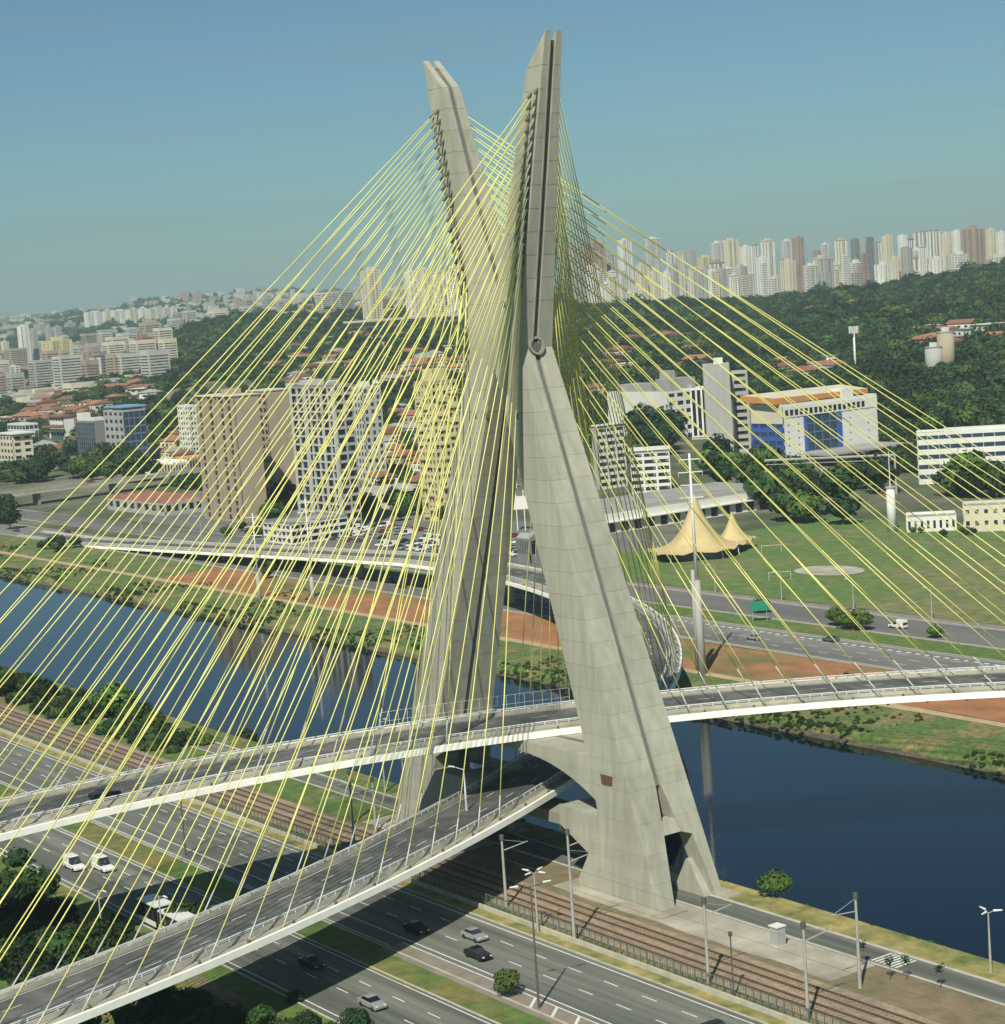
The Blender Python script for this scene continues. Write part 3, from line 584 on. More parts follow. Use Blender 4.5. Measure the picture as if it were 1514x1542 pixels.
TREES = [
  (45.2, 11.6, -0.3, 5.6, 'lone'),
  (50.7, -44.4, -0.3, 4.8, 'median'),
  (-154.5, 193.4, -0.3, 6, 'f'),
  (-120.3, 190.3, -0.5, 7, 'f'),
  (-113.7, 188.4, -0.1, 8, 'f'),
  (-109.4, 188.5, -0.1, 7, 'f'),
  (-85.1, 191.0, -0.2, 5, 'f'),
  (-236.5, -2.8, -0.0, 6.5, 'b'),
  (-229.4, -1.1, -0.4, 6.5, 'b'),
  (-214.1, -3.1, -0.2, 6.5, 'b'),
  (-195.8, -5.8, -0.1, 6.5, 'b'),
  (-188.8, -4.5, -0.6, 6.5, 'b'),
  (-179.8, 1.3, -0.4, 14, 'b'),
  (-189.7, 1.2, -0.5, 6.5, 'b'),
  (-167.3, -0.1, -0.6, 6.5, 'b'),
  (-252.6, -3.2, -0.1, 7, 'b'),
  (-139.7, 16.0, -0.0, 6, 'd'),
  (-234.6, -6.4, -0.1, 6.5, 'b'),
  (-157.1, 0.7, -0.4, 5, 'b'),
  (-47.2, -79.1, -0.7, 7.5, 'w'),
  (-37.9, -79.9, -0.8, 7.5, 'w'),
  (-39.8, -76.3, -0.7, 7.5, 'w'),
  (-30.1, -84.7, -0.4, 7.5, 'w'),
  (-26.1, -82.4, -0.6, 7.5, 'w'),
  (-24.8, -79.0, -0.3, 7.5, 'w'),
  (-15.7, -80.7, -0.8, 7.5, 'w'),
  (-14.2, -85.1, -0.4, 7.5, 'w'),
  (-18.6, -88.2, -0.8, 7.5, 'w'),
  (-10.9, -93.4, -0.6, 7.5, 'w'),
  (-4.0, -92.0, -0.2, 7.5, 'w'),
  (-5.2, -86.7, -0.4, 7.5, 'w'),
  (-6.7, -82.3, -0.5, 7.5, 'w'),
  (-0.1, -82.1, -0.8, 7.5, 'w'),
  (3.9, -88.0, -0.3, 7.5, 'w'),
  (-11.5, -78.1, -0.4, 7.5, 'w'),
  (-5.0, -78.2, -0.1, 7.5, 'w'),
  (-1.3, -77.2, -0.9, 7.5, 'w'),
  (4.6, -94.5, -0.3, 7.5, 'w'),
  (8.7, -92.2, -0.9, 7.5, 'w'),
  (10.1, -88.7, -1.0, 7.5, 'w'),
  (8.8, -83.9, -0.1, 7.5, 'w'),
  (7.4, -79.6, -0.6, 7.5, 'w'),
  (19.4, -82.2, -0.6, 4.2, 'w'),
  (26.0, -82.3, -0.0, 4.2, 'w'),
  (24.4, -78.5, -1.0, 4.2, 'w'),
  (33.8, -79.7, -0.7, 4.2, 'w'),
  (36.0, -75.3, -1.0, 4.2, 'w'),
  (42.5, -75.7, -0.0, 4.2, 'w'),
  (44.1, -72.6, -0.2, 4.2, 'w'),
  (48.4, -71.0, -0.1, 4.2, 'w'),
  (49.9, -68.3, -0.2, 4.2, 'w'),
  (30.4, -87.0, -0.3, 4.2, 'w'),
  (34.9, -84.3, -0.8, 4.2, 'w'),
  (22.8, -89.4, -0.8, 4.2, 'w'),
  (-11.7, -63.7, -0.9, 6, 'w'),
  (-10.6, -61.3, -0.3, 6, 'w'),
  (-981.1, 309.0, 0.8, 14.8, 'n'),
  (-903.6, 315.5, 1.7, 13.3, 'n'),
  (-981.0, 284.6, -0.1, 14.3, 'n'),
  (-922.9, 284.7, 0.0, 15.4, 'n'),
  (-886.2, 332.5, 2.2, 16.2, 'n'),
  (-984.3, 300.8, 0.5, 17.3, 'n'),
  (-903.9, 307.1, 1.2, 16.4, 'n'),
  (-981.9, 290.5, 0.2, 16.0, 'n'),
  (-1036.8, 339.3, 2.4, 17.3, 'n'),
  (-914.1, 306.2, 1.3, 17.4, 'n'),
  (-855.5, 305.5, 1.0, 15.0, 'n'),
  (-893.0, 331.9, 2.4, 17.7, 'n'),
  (-922.5, 354.1, 3.3, 13.7, 'n'),
  (-931.9, 286.6, -0.1, 15.2, 'n'),
  (-935.5, 332.3, 2.8, 15.5, 'n'),
  (-975.4, 323.0, 1.9, 15.9, 'n'),
  (-876.9, 301.6, 0.9, 16.4, 'n'),
  (-836.3, 318.8, 1.0, 18.0, 'n'),
  (-944.7, 341.3, 3.2, 17.3, 'n'),
  (-826.8, 318.0, 0.9, 15.8, 'n'),
  (-932.0, 340.3, 3.1, 17.2, 'n'),
  (-945.9, 331.0, 2.8, 13.3, 'n'),
  (-831.1, 308.6, 0.8, 13.4, 'n'),
  (-898.5, 334.4, 2.4, 13.8, 'n'),
  (-940.1, 298.2, 0.7, 17.4, 'n'),
  (-1005.0, 297.4, 0.4, 13.2, 'n'),
  (-935.9, 284.7, -0.2, 11.6, 'n'),
  (-919.6, 285.0, -0.1, 12.0, 'n'),
  (-959.1, 283.0, -0.1, 10.8, 'n'),
  (-964.4, 277.6, -0.0, 10.2, 'n'),
  (-945.2, 285.6, -0.1, 9.1, 'n'),
  (-928.9, 285.9, -0.0, 11.9, 'n'),
  (-925.9, 285.4, -0.0, 10.4, 'n'),
  (-932.1, 277.9, -0.2, 10.8, 'n'),
  (-929.0, 277.7, -0.0, 11.8, 'n'),
  (-937.8, 279.8, -0.0, 11.2, 'n'),
  (-954.2, 279.1, -0.1, 11.9, 'n'),
  (-934.9, 279.0, -0.2, 9.0, 'n'),
  (-935.8, 276.6, -0.0, 9.1, 'n'),
  (-928.4, 279.0, -0.2, 9.2, 'n'),
  (-327.6, 398.7, -0.1, 18.1, 'c'),
  (-311.6, 363.6, -0.1, 18.4, 'c'),
  (-421.6, 443.6, 0.0, 18.1, 'c'),
  (-338.4, 434.5, -0.1, 16.7, 'c'),
  (-350.1, 418.6, -0.2, 16.2, 'c'),
  (-358.3, 405.9, -0.2, 17.6, 'c'),
  (-358.8, 405.4, -0.3, 18.6, 'c'),
  (-346.7, 374.4, -0.3, 18.4, 'c'),
  (-380.0, 426.6, -0.2, 18.8, 'c'),
  (-389.2, 430.0, -0.2, 16.6, 'c'),
  (-375.8, 452.4, -0.2, 15.9, 'c'),
  (-297.1, 348.3, -0.1, 16.6, 'c'),
  (-357.1, 445.6, -0.3, 16.0, 'c'),
  (-278.1, 350.7, -0.3, 16.7, 'c'),
  (-400.6, 439.8, -0.2, 17.2, 'c'),
  (-308.3, 349.5, -0.3, 19.0, 'c'),
  (-486.8, 469.8, 0.5, 16.2, 'c'),
  (-416.8, 426.6, -0.0, 14.4, 'c'),
  (-485.7, 466.4, 0.6, 16.2, 'c'),
  (-475.9, 464.0, 0.4, 14.7, 'c'),
  (-463.7, 459.7, 0.3, 16.7, 'c'),
  (-518.8, 496.9, 0.8, 16.8, 'c'),
  (-392.0, 413.7, -0.1, 14.7, 'c'),
  (-395.0, 419.3, -0.0, 13.9, 'c'),
  (-410.2, 424.9, 0.0, 15.7, 'c'),
  (-472.7, 472.1, 0.5, 14.4, 'c'),
  (-508.2, 490.8, 0.8, 15.4, 'c'),
  (-428.5, 422.5, -0.1, 13.2, 'c'),
  (-284.7, 447.2, -0.2, 17.5, 'c'),
  (-279.0, 440.3, -0.1, 15.5, 'c'),
  (-303.1, 438.8, -0.2, 13.0, 'c'),
  (-298.5, 443.0, -0.1, 15.1, 'c'),
  (-288.7, 435.7, -0.2, 15.7, 'c'),
  (-309.7, 457.1, -0.2, 17.2, 'c'),
  (-291.6, 441.1, -0.2, 14.1, 'c'),
  (-304.1, 446.0, -0.1, 16.9, 'c'),
  (-298.6, 438.9, -0.3, 17.5, 'c'),
  (-282.4, 441.3, -0.0, 12.0, 'c'),
  (-594.3, 524.0, 1.0, 22.3, 'dk'),
  (-651.7, 562.8, 1.5, 25.2, 'dk'),
  (-631.3, 549.8, 1.2, 26.7, 'dk'),
  (-673.6, 573.9, 2.1, 22.8, 'dk'),
  (-669.7, 574.0, 2.0, 27.8, 'dk'),
  (-653.4, 579.5, 1.6, 25.0, 'dk'),
  (-646.5, 559.7, 1.4, 24.1, 'dk'),
  (-614.7, 541.6, 1.3, 24.2, 'dk'),
  (-691.6, 556.1, 2.1, 12.5, 'c'),
  (-622.0, 513.6, 1.1, 13.5, 'c'),
  (-714.8, 570.3, 3.0, 13.5, 'c'),
  (-611.8, 507.1, 0.9, 13.5, 'c'),
  (-629.5, 528.2, 1.0, 13.7, 'c'),
  (-662.6, 539.7, 1.3, 14.8, 'c'),
  (-628.9, 514.6, 1.2, 13.8, 'c'),
  (-660.0, 533.1, 1.3, 14.8, 'c'),
  (-681.9, 544.2, 1.7, 13.7, 'c'),
  (-579.3, 490.1, 0.9, 13.5, 'c'),
  (-545.0, 250.7, 0.1, 10.0, 'p'),
  (-610.1, 275.4, 0.4, 12.3, 'p'),
  (-544.8, 244.7, -0.1, 12.2, 'p'),
  (-555.3, 250.6, 0.1, 11.3, 'p'),
  (-582.2, 251.0, 0.1, 9.0, 'p'),
  (-565.9, 243.4, 0.1, 9.2, 'p'),
  (-661.3, 300.4, 0.8, 16.5, 'p'),
  (-665.7, 304.9, 0.8, 16.4, 'p'),
  (-605.6, 271.0, 0.4, 15.7, 'p'),
  (-580.6, 273.2, 0.4, 15.3, 'p'),
  (-649.0, 310.6, 0.7, 16.1, 'p'),
  (-604.6, 279.2, 0.5, 13.4, 'p'),
  (-584.0, 273.2, 0.4, 13.2, 'p'),
  (-619.5, 283.2, 0.6, 16.3, 'p'),
  (-651.9, 298.9, 0.7, 14.0, 'p'),
  (-601.0, 279.6, 0.3, 14.6, 'p'),
  (-543.9, 306.4, 0.1, 9.4, 'p'),
  (-578.7, 330.1, 0.4, 10.0, 'p'),
  (-518.5, 313.1, 0.2, 11.0, 'p'),
  (-516.7, 281.9, 0.1, 11.0, 'p'),
  (-518.5, 301.8, 0.1, 9.9, 'p'),
  (-481.1, 276.8, -0.3, 8.6, 'p'),
  (-512.6, 277.0, 0.1, 11.7, 'p'),
  (-531.3, 304.1, 0.3, 10.9, 'p'),
  (-506.4, 304.2, 0.0, 8.8, 'p'),
  (-491.0, 305.9, 0.0, 8.9, 'p'),
  (-439.7, 274.6, -0.2, 9.2, 'p'),
  (-481.9, 303.3, -0.3, 11.4, 'p'),
  (-496.0, 309.2, -0.1, 8.9, 'p'),
  (-493.4, 291.0, -0.1, 9.5, 'p'),
  (-499.0, 299.0, -0.0, 9.3, 'p'),
  (-500.9, 318.1, -0.0, 12.0, 'p'),
  (-499.2, 649.8, 2.2, 16.8, 'c'),
  (-457.9, 638.5, 2.0, 17.3, 'c'),
  (-491.1, 641.0, 2.1, 19.1, 'c'),
  (-495.0, 637.4, 2.2, 19.8, 'c'),
  (-524.0, 675.9, 2.8, 15.4, 'c'),
  (-475.4, 647.0, 2.2, 19.8, 'c'),
  (-492.3, 680.1, 2.8, 15.1, 'c'),
  (-544.9, 677.0, 2.9, 18.2, 'c'),
  (-450.8, 632.7, 2.0, 15.5, 'c'),
  (-487.8, 676.1, 2.5, 16.5, 'c'),
  (-751.1, 197.1, -0.0, 12.3, 'n'),
  (-728.2, 189.7, -0.2, 13.1, 'n'),
  (-693.1, 172.3, -0.2, 12.0, 'n'),
  (-722.2, 180.1, -0.2, 13.5, 'n'),
  (-708.8, 173.1, -0.2, 14.9, 'n'),
  (-708.0, 175.4, -0.0, 12.4, 'n'),
  (-700.1, 170.7, -0.3, 12.3, 'n'),
  (-663.8, 165.0, -0.0, 12.3, 'n'),
  (-499.2, 221.9, -0.2, 6.5, 's'),
  (-507.5, 219.1, -0.0, 6.4, 's'),
  (-498.6, 210.2, -0.2, 5.5, 's'),
  (-491.7, 210.4, -0.3, 6.3, 's'),
  (-524.4, 219.2, -0.3, 6.0, 's'),
  (-514.1, 206.5, -0.3, 6.4, 's'),
  (-382.5, 172.6, -0.2, 5.3, 's'),
  (-381.5, 174.4, -0.3, 5.8, 's'),
  (-383.7, 176.6, -0.4, 5.9, 's'),
  (-388.9, 161.0, -0.2, 5.4, 's'),
  (-363.8, 163.0, -0.3, 5.3, 's'),
  (-378.9, 166.7, -0.1, 4.4, 's'),
  (-371.6, 148.9, -0.1, 5.5, 's'),
  (-356.8, 157.1, -0.3, 4.7, 's'),
  (-559.4, 143.3, -0.0, 7.6, 's'),
  (-563.9, 140.2, -0.3, 5.7, 's'),
  (-550.1, 150.3, -0.3, 6.0, 's'),
  (-552.9, 143.5, -0.1, 7.3, 's'),
  (-547.7, 140.2, -0.2, 5.3, 's'),
  (-1322.7, 532.2, 15.5, 14.7, 'h'),
  (-1105.0, 473.3, 11.8, 15.1, 'h'),
  (-1257.4, 494.6, 13.4, 18.5, 'h'),
  (-1093.1, 470.5, 11.8, 17.6, 'h'),
  (-1269.7, 496.4, 13.5, 15.2, 'h'),
  (-1175.4, 486.1, 12.4, 15.2, 'h'),
  (-1170.9, 460.1, 11.0, 14.2, 'h'),
  (-1072.0, 459.0, 10.8, 19.7, 'h'),
  (-1201.9, 486.0, 12.4, 17.5, 'h'),
  (-1082.8, 450.4, 10.0, 18.1, 'h'),
  (-1147.5, 453.4, 10.6, 16.9, 'h'),
  (-1132.4, 471.7, 11.5, 14.0, 'h'),
  (-1116.1, 478.1, 12.3, 17.0, 'h'),
  (-1199.9, 497.4, 13.0, 15.2, 'h'),
  (-1355.4, 494.9, 10.9, 15.0, 'h'),
  (-1193.5, 431.0, 8.4, 15.4, 'h'),
  (-1039.8, 378.4, 5.8, 12.8, 'h'),
  (-1122.2, 407.1, 7.6, 12.3, 'h'),
  (-1311.9, 466.9, 8.6, 12.5, 'h'),
  (-1068.8, 371.8, 4.9, 13.9, 'h'),
  (-1096.1, 399.3, 7.1, 12.8, 'h'),
  (-1121.0, 409.8, 7.9, 17.6, 'h'),
  (-1098.8, 393.1, 6.6, 14.1, 'h'),
  (-1042.3, 372.5, 5.4, 17.2, 'h'),
  (-216.5, 339.2, -0.0, 3.5, 's'),
  (-236.7, 345.0, -0.4, 3.1, 's'),
  (-232.4, 344.9, -0.4, 3.5, 's'),
  (-212.2, 347.1, -0.3, 3.4, 's'),
  (-215.4, 348.3, -0.1, 3.5, 's'),
  (-210.8, 348.4, -0.1, 3.2, 's'),
  (-731.3, 475.5, 1.5, 9.5, 'h'),
  (-825.7, 500.9, 5.6, 10.4, 'h'),
  (-1050.7, 633.4, 18.1, 8.8, 'h'),
  (-949.0, 614.0, 12.7, 9.8, 'h'),
  (-958.1, 572.2, 12.9, 8.7, 'h'),
  (-963.1, 592.3, 13.2, 8.1, 'h'),
  (-984.0, 581.6, 14.0, 10.0, 'h'),
  (-1054.5, 621.7, 18.0, 9.8, 'h'),
  (-764.1, 463.6, 2.6, 8.2, 'h'),
  (-870.0, 531.9, 8.2, 8.1, 'h'),
  (-904.9, 599.0, 10.5, 8.4, 'h'),
  (-958.0, 594.7, 13.2, 10.5, 'h'),
  (-1237.8, 1030.8, 37.4, 12.3, 'h'),
  (-1178.6, 1013.1, 33.8, 16.7, 'h'),
  (-1071.1, 902.9, 24.8, 13.8, 'h'),
  (-1213.8, 1003.3, 35.4, 16.9, 'h'),
  (-1171.0, 998.7, 33.0, 12.6, 'h'),
  (-1049.4, 901.0, 23.9, 15.6, 'h'),
  (-1286.7, 1041.7, 40.1, 12.5, 'h'),
  (-1272.9, 1044.7, 39.4, 12.3, 'h'),
]
def river(Y):
    if Y < 11.5: return 0.0
    if Y < 16.5: return -6.5 * (Y - 11.5) / 5
    if Y < 103.5: return -6.5
    if Y < 108: return -6.5 + 4.2 * (Y - 103.5) / 4.5
    if Y < 150: return -2.3 + 2.3 * (Y - 108) / 42
    return 0.0
def gz(X, Y):
    g = ground(X, Y)
    if X > -3500: return g + river(Y) if g < 1 else max(g + river(Y), river(Y))
    return g
# ------------------------------------------------------------------ materials
def lin(c): return (*c, 1.0)
MATS = {}
def mat(name, col, rough=0.85, var=0.12, scale=0.3, col2=None, scale2=None, bump=0.0, bscale=3.0, metal=0.0, island=0.0, detail=6, thr=(0.42, 0.62), spec=None, stretch=None, objvar=0.0, patch=0.0):
    m = bpy.data.materials.new(name); m.use_nodes = True; MATS[name] = m
    n = m.node_tree; N = n.nodes; K = n.links.new
    b = N['Principled BSDF']; b.inputs['Roughness'].default_value = rough; b.inputs['Metallic'].default_value = metal
    if spec is not None: b.inputs['Specular IOR Level'].default_value = spec
    tc = N.new('ShaderNodeTexCoord'); vec = tc.outputs['Object']
    if stretch:
        mp = N.new('ShaderNodeMapping'); mp.inputs['Scale'].default_value = stretch; K(vec, mp.inputs[0]); vec = mp.outputs[0]
    def noise(sc, det=detail):
        t = N.new('ShaderNodeTexNoise'); t.inputs['Scale'].default_value = sc; t.inputs['Detail'].default_value = det; t.inputs['Roughness'].default_value = 0.62
        K(vec, t.inputs['Vector']); return t.outputs[0]
    cur = None
    if col2 is not None:
        mr = N.new('ShaderNodeMapRange'); mr.inputs[1].default_value = thr[0]; mr.inputs[2].default_value = thr[1]; K(noise(scale2 or scale * 0.3), mr.inputs[0])
        mx = N.new('ShaderNodeMix'); mx.data_type = 'RGBA'; mx.inputs[6].default_value = lin(col); mx.inputs[7].default_value = lin(col2); K(mr.outputs[0], mx.inputs[0]); cur = mx.outputs[2]
    hs = N.new('ShaderNodeHueSaturation')
    if cur is None: hs.inputs['Color'].default_value = lin(col)
    else: K(cur, hs.inputs['Color'])
    mr = N.new('ShaderNodeMapRange'); mr.inputs[1].default_value = 0.3; mr.inputs[2].default_value = 0.7; mr.inputs[3].default_value = 1 - var * 1.4; mr.inputs[4].default_value = 1 + var * 1.4
    K(noise(scale), mr.inputs[0]); val = mr.outputs[0]
    if island or objvar:
        src = N.new('ShaderNodeNewGeometry').outputs['Random Per Island'] if island else N.new('ShaderNodeObjectInfo').outputs['Random']
        a = island or objvar
        m2 = N.new('ShaderNodeMapRange'); m2.inputs[3].default_value = 1 - a; m2.inputs[4].default_value = 1 + a; K(src, m2.inputs[0])
        ml = N.new('ShaderNodeMath'); ml.operation = 'MULTIPLY'; K(val, ml.inputs[0]); K(m2.outputs[0], ml.inputs[1]); val = ml.outputs[0]
        if island and objvar:
            oi = N.new('ShaderNodeObjectInfo'); m3 = N.new('ShaderNodeMapRange'); m3.inputs[3].default_value = 1 - objvar; m3.inputs[4].default_value = 1 + objvar; K(oi.outputs['Random'], m3.inputs[0])
            ml = N.new('ShaderNodeMath'); ml.operation = 'MULTIPLY'; K(val, ml.inputs[0]); K(m3.outputs[0], ml.inputs[1]); val = ml.outputs[0]
            m4 = N.new('ShaderNodeMapRange'); m4.inputs[3].default_value = 0.475; m4.inputs[4].default_value = 0.52; K(oi.outputs['Random'], m4.inputs[0]); K(m4.outputs[0], hs.inputs['Hue'])
    if patch:
        gp = N.new('ShaderNodeNewGeometry'); tn = N.new('ShaderNodeTexNoise'); tn.inputs['Scale'].default_value = 0.014; tn.inputs['Detail'].default_value = 5; tn.inputs['Roughness'].default_value = 0.65
        K(gp.outputs['Position'], tn.inputs['Vector']); m5 = N.new('ShaderNodeMapRange'); m5.inputs[1].default_value = .32; m5.inputs[2].default_value = .68; m5.inputs[3].default_value = 1 - patch; m5.inputs[4].default_value = 1 + patch; K(tn.outputs[0], m5.inputs[0])
        ml = N.new('ShaderNodeMath'); ml.operation = 'MULTIPLY'; K(val, ml.inputs[0]); K(m5.outputs[0], ml.inputs[1]); val = ml.outputs[0]
    K(val, hs.inputs['Value']); K(hs.outputs[0], b.inputs['Base Color'])
    if bump:
        bp = N.new('ShaderNodeBump'); bp.inputs['Strength'].default_value = 0.6; bp.inputs['Distance'].default_value = bump
        K(noise(bscale, 4), bp.inputs['Height']); K(bp.outputs[0], b.inputs['Normal'])
    return m
mat('concrete', (0.375, 0.372, 0.29), 0.9, 0.11, 0.7, (0.305, 0.305, 0.24), 0.09, 0.02, 4, island=0.05, stretch=(1, 1, 0.12))
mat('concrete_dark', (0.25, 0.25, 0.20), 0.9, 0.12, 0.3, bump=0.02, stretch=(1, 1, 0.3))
mat('groove', (0.13, 0.135, 0.125), 0.8, 0.15, 0.3)  # dark tone stands in for the shade inside the mast's shallow groove
mat('deck_concrete', (0.36, 0.345, 0.26), 0.9, 0.12, 0.5, (0.27, 0.27, 0.22), 0.15)
mat('fascia', (0.84, 0.84, 0.75), 0.7, 0.05, 0.4)
mat('white_rail', (0.70, 0.71, 0.68), 0.5, 0.04, 1.0)
mat('cable', (0.73, 0.70, 0.21), 0.45, 0.05, 0.2)
mat('cable_pipe', (0.48, 0.48, 0.44), 0.45, 0.04, 0.5)
mat('anchor', (0.10, 0.10, 0.08), 0.8, 0.1, 1.0)
mat('asphalt', (0.10, 0.107, 0.088), 0.85, 0.30, 0.55, (0.17, 0.172, 0.142), 0.12, 0.01, 6, stretch=(0.03, 1, 1))
mat('asphalt_deck', (0.07, 0.075, 0.068), 0.85, 0.25, 0.35, (0.12, 0.122, 0.11), 0.12)
mat('asphalt_far', (0.13, 0.132, 0.12), 0.9, 0.15, 0.04, (0.17, 0.165, 0.145), 0.02, stretch=(0.1, 1, 1))
mat('paint', (0.62, 0.62, 0.56), 0.7, 0.12, 0.8)
mat('kerb', (0.42, 0.40, 0.33), 0.9, 0.14, 0.5)
mat('tan_paving', (0.22, 0.19, 0.15), 0.9, 0.16, 0.3)
mat('plaza', (0.40, 0.37, 0.29), 0.9, 0.16, 0.12, (0.30, 0.27, 0.21), 0.08, 0.02, 2)
mat('grass', (0.085, 0.145, 0.028), 1.0, 0.25, 0.35, (0.20, 0.155, 0.05), 0.05, 0.08, 2, thr=(0.50, 0.68))
mat('grass_field', (0.085, 0.160, 0.032), 1.0, 0.22, 0.2, (0.175, 0.165, 0.065), 0.012, 0.05, 1, thr=(0.42, 0.62))
mat('grass_bank', (0.085, 0.135, 0.032), 1.0, 0.35, 0.9, (0.19, 0.155, 0.06), 0.11, 0.15, 1.6, thr=(0.48, 0.60))
mat('grass_dry', (0.30, 0.25, 0.085), 1.0, 0.25, 0.4, (0.13, 0.15, 0.04), 0.12, 0.06, 2)
mat('soil', (0.30, 0.135, 0.058), 1.0, 0.2, 0.15, (0.14, 0.145, 0.045), 0.022, 0.05, 1.5, thr=(0.50, 0.60), stretch=(0.6, 1, 1))
mat('soil_brown', (0.20, 0.145, 0.085), 1.0, 0.2, 0.3, (0.155, 0.14, 0.07), 0.08, 0.04, 2)
mat('path_dirt', (0.40, 0.30, 0.17), 1.0, 0.12, 0.3)
mat('ballast', (0.30, 0.235, 0.16), 1.0, 0.2, 1.0, (0.23, 0.19, 0.135), 0.1, 0.05, 8)
mat('rail', (0.11, 0.058, 0.028), 0.6, 0.2, 1.0)
mat('sleeper', (0.235, 0.19, 0.135), 0.9, 0.2, 0.6)
mat('ground', (0.075, 0.095, 0.04), 1.0, 0.3, 0.03, (0.17, 0.155, 0.115), 0.012, thr=(0.47, 0.60))
mat('rock_bank', (0.10, 0.085, 0.055), 1.0, 0.3, 0.8, bump=0.2, bscale=1.2)
mat('leaf', (0.030, 0.062, 0.013), 0.75, 0.18, 0.25, island=0.45, objvar=0.35, spec=0.25, patch=.45)
mat('leaf_dark', (0.017, 0.037, 0.013), 0.75, 0.18, 0.25, island=0.45, objvar=0.35, spec=0.2, patch=.5)
mat('leaf_light', (0.062, 0.110, 0.020), 0.75, 0.18, 0.25, island=0.40, objvar=0.25, spec=0.25, patch=.3)
mat('bark', (0.11, 0.085, 0.06), 0.95, 0.2, 2.0)
mat('pole', (0.34, 0.34, 0.30), 0.8, 0.1, 1.0)
mat('pole_dark', (0.09, 0.085, 0.07), 0.7, 0.1, 1.0)
mat('fence', (0.11, 0.15, 0.11), 0.7, 0.1, 1.0)
mat('glass', (0.022, 0.028, 0.033), 0.12, 0.3, 0.4, (0.15, 0.15, 0.13), 0.45, thr=(0.56, 0.60), objvar=.6)
mat('glass_blue', (0.035, 0.065, 0.10), 0.10, 0.25, 0.05)
mat('glass_city', (0.05, 0.055, 0.055), 0.25, 0.35, 0.2, (0.19, 0.19, 0.17), 0.22, thr=(0.54, 0.60))
mat('wall_white', (0.66, 0.655, 0.59), 0.85, 0.07, 0.05)
mat('wall_pale', (0.46, 0.46, 0.405), 0.85, 0.09, 0.05)
mat('wall_cream', (0.58, 0.54, 0.40), 0.85, 0.07, 0.05)
mat('wall_tan', (0.36, 0.30, 0.21), 0.9, 0.08, 0.05)
mat('wall_grey', (0.36, 0.36, 0.33), 0.9, 0.08, 0.05)
mat('wall_darkgrey', (0.20, 0.205, 0.20), 0.9, 0.08, 0.05)
mat('wall_brown', (0.33, 0.255, 0.205), 0.9, 0.10, 0.05)
mat('wall_brick', (0.31, 0.14, 0.085), 0.9, 0.10, 0.05)
mat('wall_yellow', (0.55, 0.49, 0.26), 0.85, 0.07, 0.05)
mat('wall_blue', (0.045, 0.10, 0.36), 0.5, 0.07, 0.05)
mat('wall_blueglass', (0.13, 0.18, 0.24), 0.3, 0.1, 0.05)
mat('roof_tile', (0.27, 0.125, 0.07), 0.9, 0.25, 0.2, objvar=0.35)
mat('roof_grey', (0.30, 0.30, 0.275), 0.85, 0.15, 0.08)
mat('roof_dark', (0.16, 0.16, 0.15), 0.85, 0.15, 0.08)
mat('roof_blue', (0.20, 0.34, 0.50), 0.6, 0.08, 0.1)
mat('roof_red', (0.25, 0.10, 0.075), 0.8, 0.12, 0.08)
mat('roof_orange', (0.55, 0.24, 0.07), 0.8, 0.10, 0.08)
mat('tent', (0.52, 0.41, 0.20), 0.7, 0.06, 0.3)
mat('car_white', (0.72, 0.72, 0.68), 0.25, 0.02, 1)
mat('car_silver', (0.42, 0.43, 0.42), 0.25, 0.02, 1, metal=0.4)
mat('car_black', (0.012, 0.012, 0.014), 0.2, 0.02, 1)
mat('car_grey', (0.13, 0.13, 0.135), 0.25, 0.02, 1, metal=0.3)
mat('car_red', (0.25, 0.03, 0.02), 0.25, 0.02, 1)
mat('tyre', (0.015, 0.015, 0.015), 0.8, 0.05, 1)
mat('plaque', (0.11, 0.06, 0.05), 0.6, 0.15, 2)
mat('sign_green', (0.02, 0.22, 0.14), 0.5, 0.05, 1)
mat('rust', (0.16, 0.05, 0.025), 0.8, 0.1, 1)
# water
m = bpy.data.materials.new('water'); m.use_nodes = True; MATS['water'] = m
N = m.node_tree.nodes; K = m.node_tree.links.new; b = N['Principled BSDF']
b.inputs['Base Color'].default_value = (0.001, 0.005, 0.014, 1); b.inputs['Specular IOR Level'].default_value = 0.5; b.inputs['Specular Tint'].default_value = (0.62, 0.92, 1.0, 1); b.inputs['Roughness'].default_value = 0.02; b.inputs['IOR'].default_value = 1.33
tcw = N.new('ShaderNodeTexCoord'); t1 = N.new('ShaderNodeTexNoise'); t1.inputs['Scale'].default_value = 0.9; t1.inputs['Detail'].default_value = 3
bp = N.new('ShaderNodeBump'); bp.inputs['Strength'].default_value = 0.10; bp.inputs['Distance'].default_value = 0.06
K(tcw.outputs['Object'], t1.inputs['Vector']); K(t1.outputs[0], bp.inputs['Height']); K(bp.outputs[0], b.inputs['Normal'])
t2 = N.new('ShaderNodeTexNoise'); t2.inputs['Scale'].default_value = 0.018; t2.inputs['Detail'].default_value = 3
mr = N.new('ShaderNodeMapRange'); mr.inputs[1].default_value = 0.4; mr.inputs[2].default_value = 0.65; mr.inputs[3].default_value = 0.035; mr.inputs[4].default_value = 0.075
K(tcw.outputs['Object'], t2.inputs['Vector']); K(t2.outputs[0], mr.inputs[0]); K(mr.outputs[0], b.inputs['Roughness'])
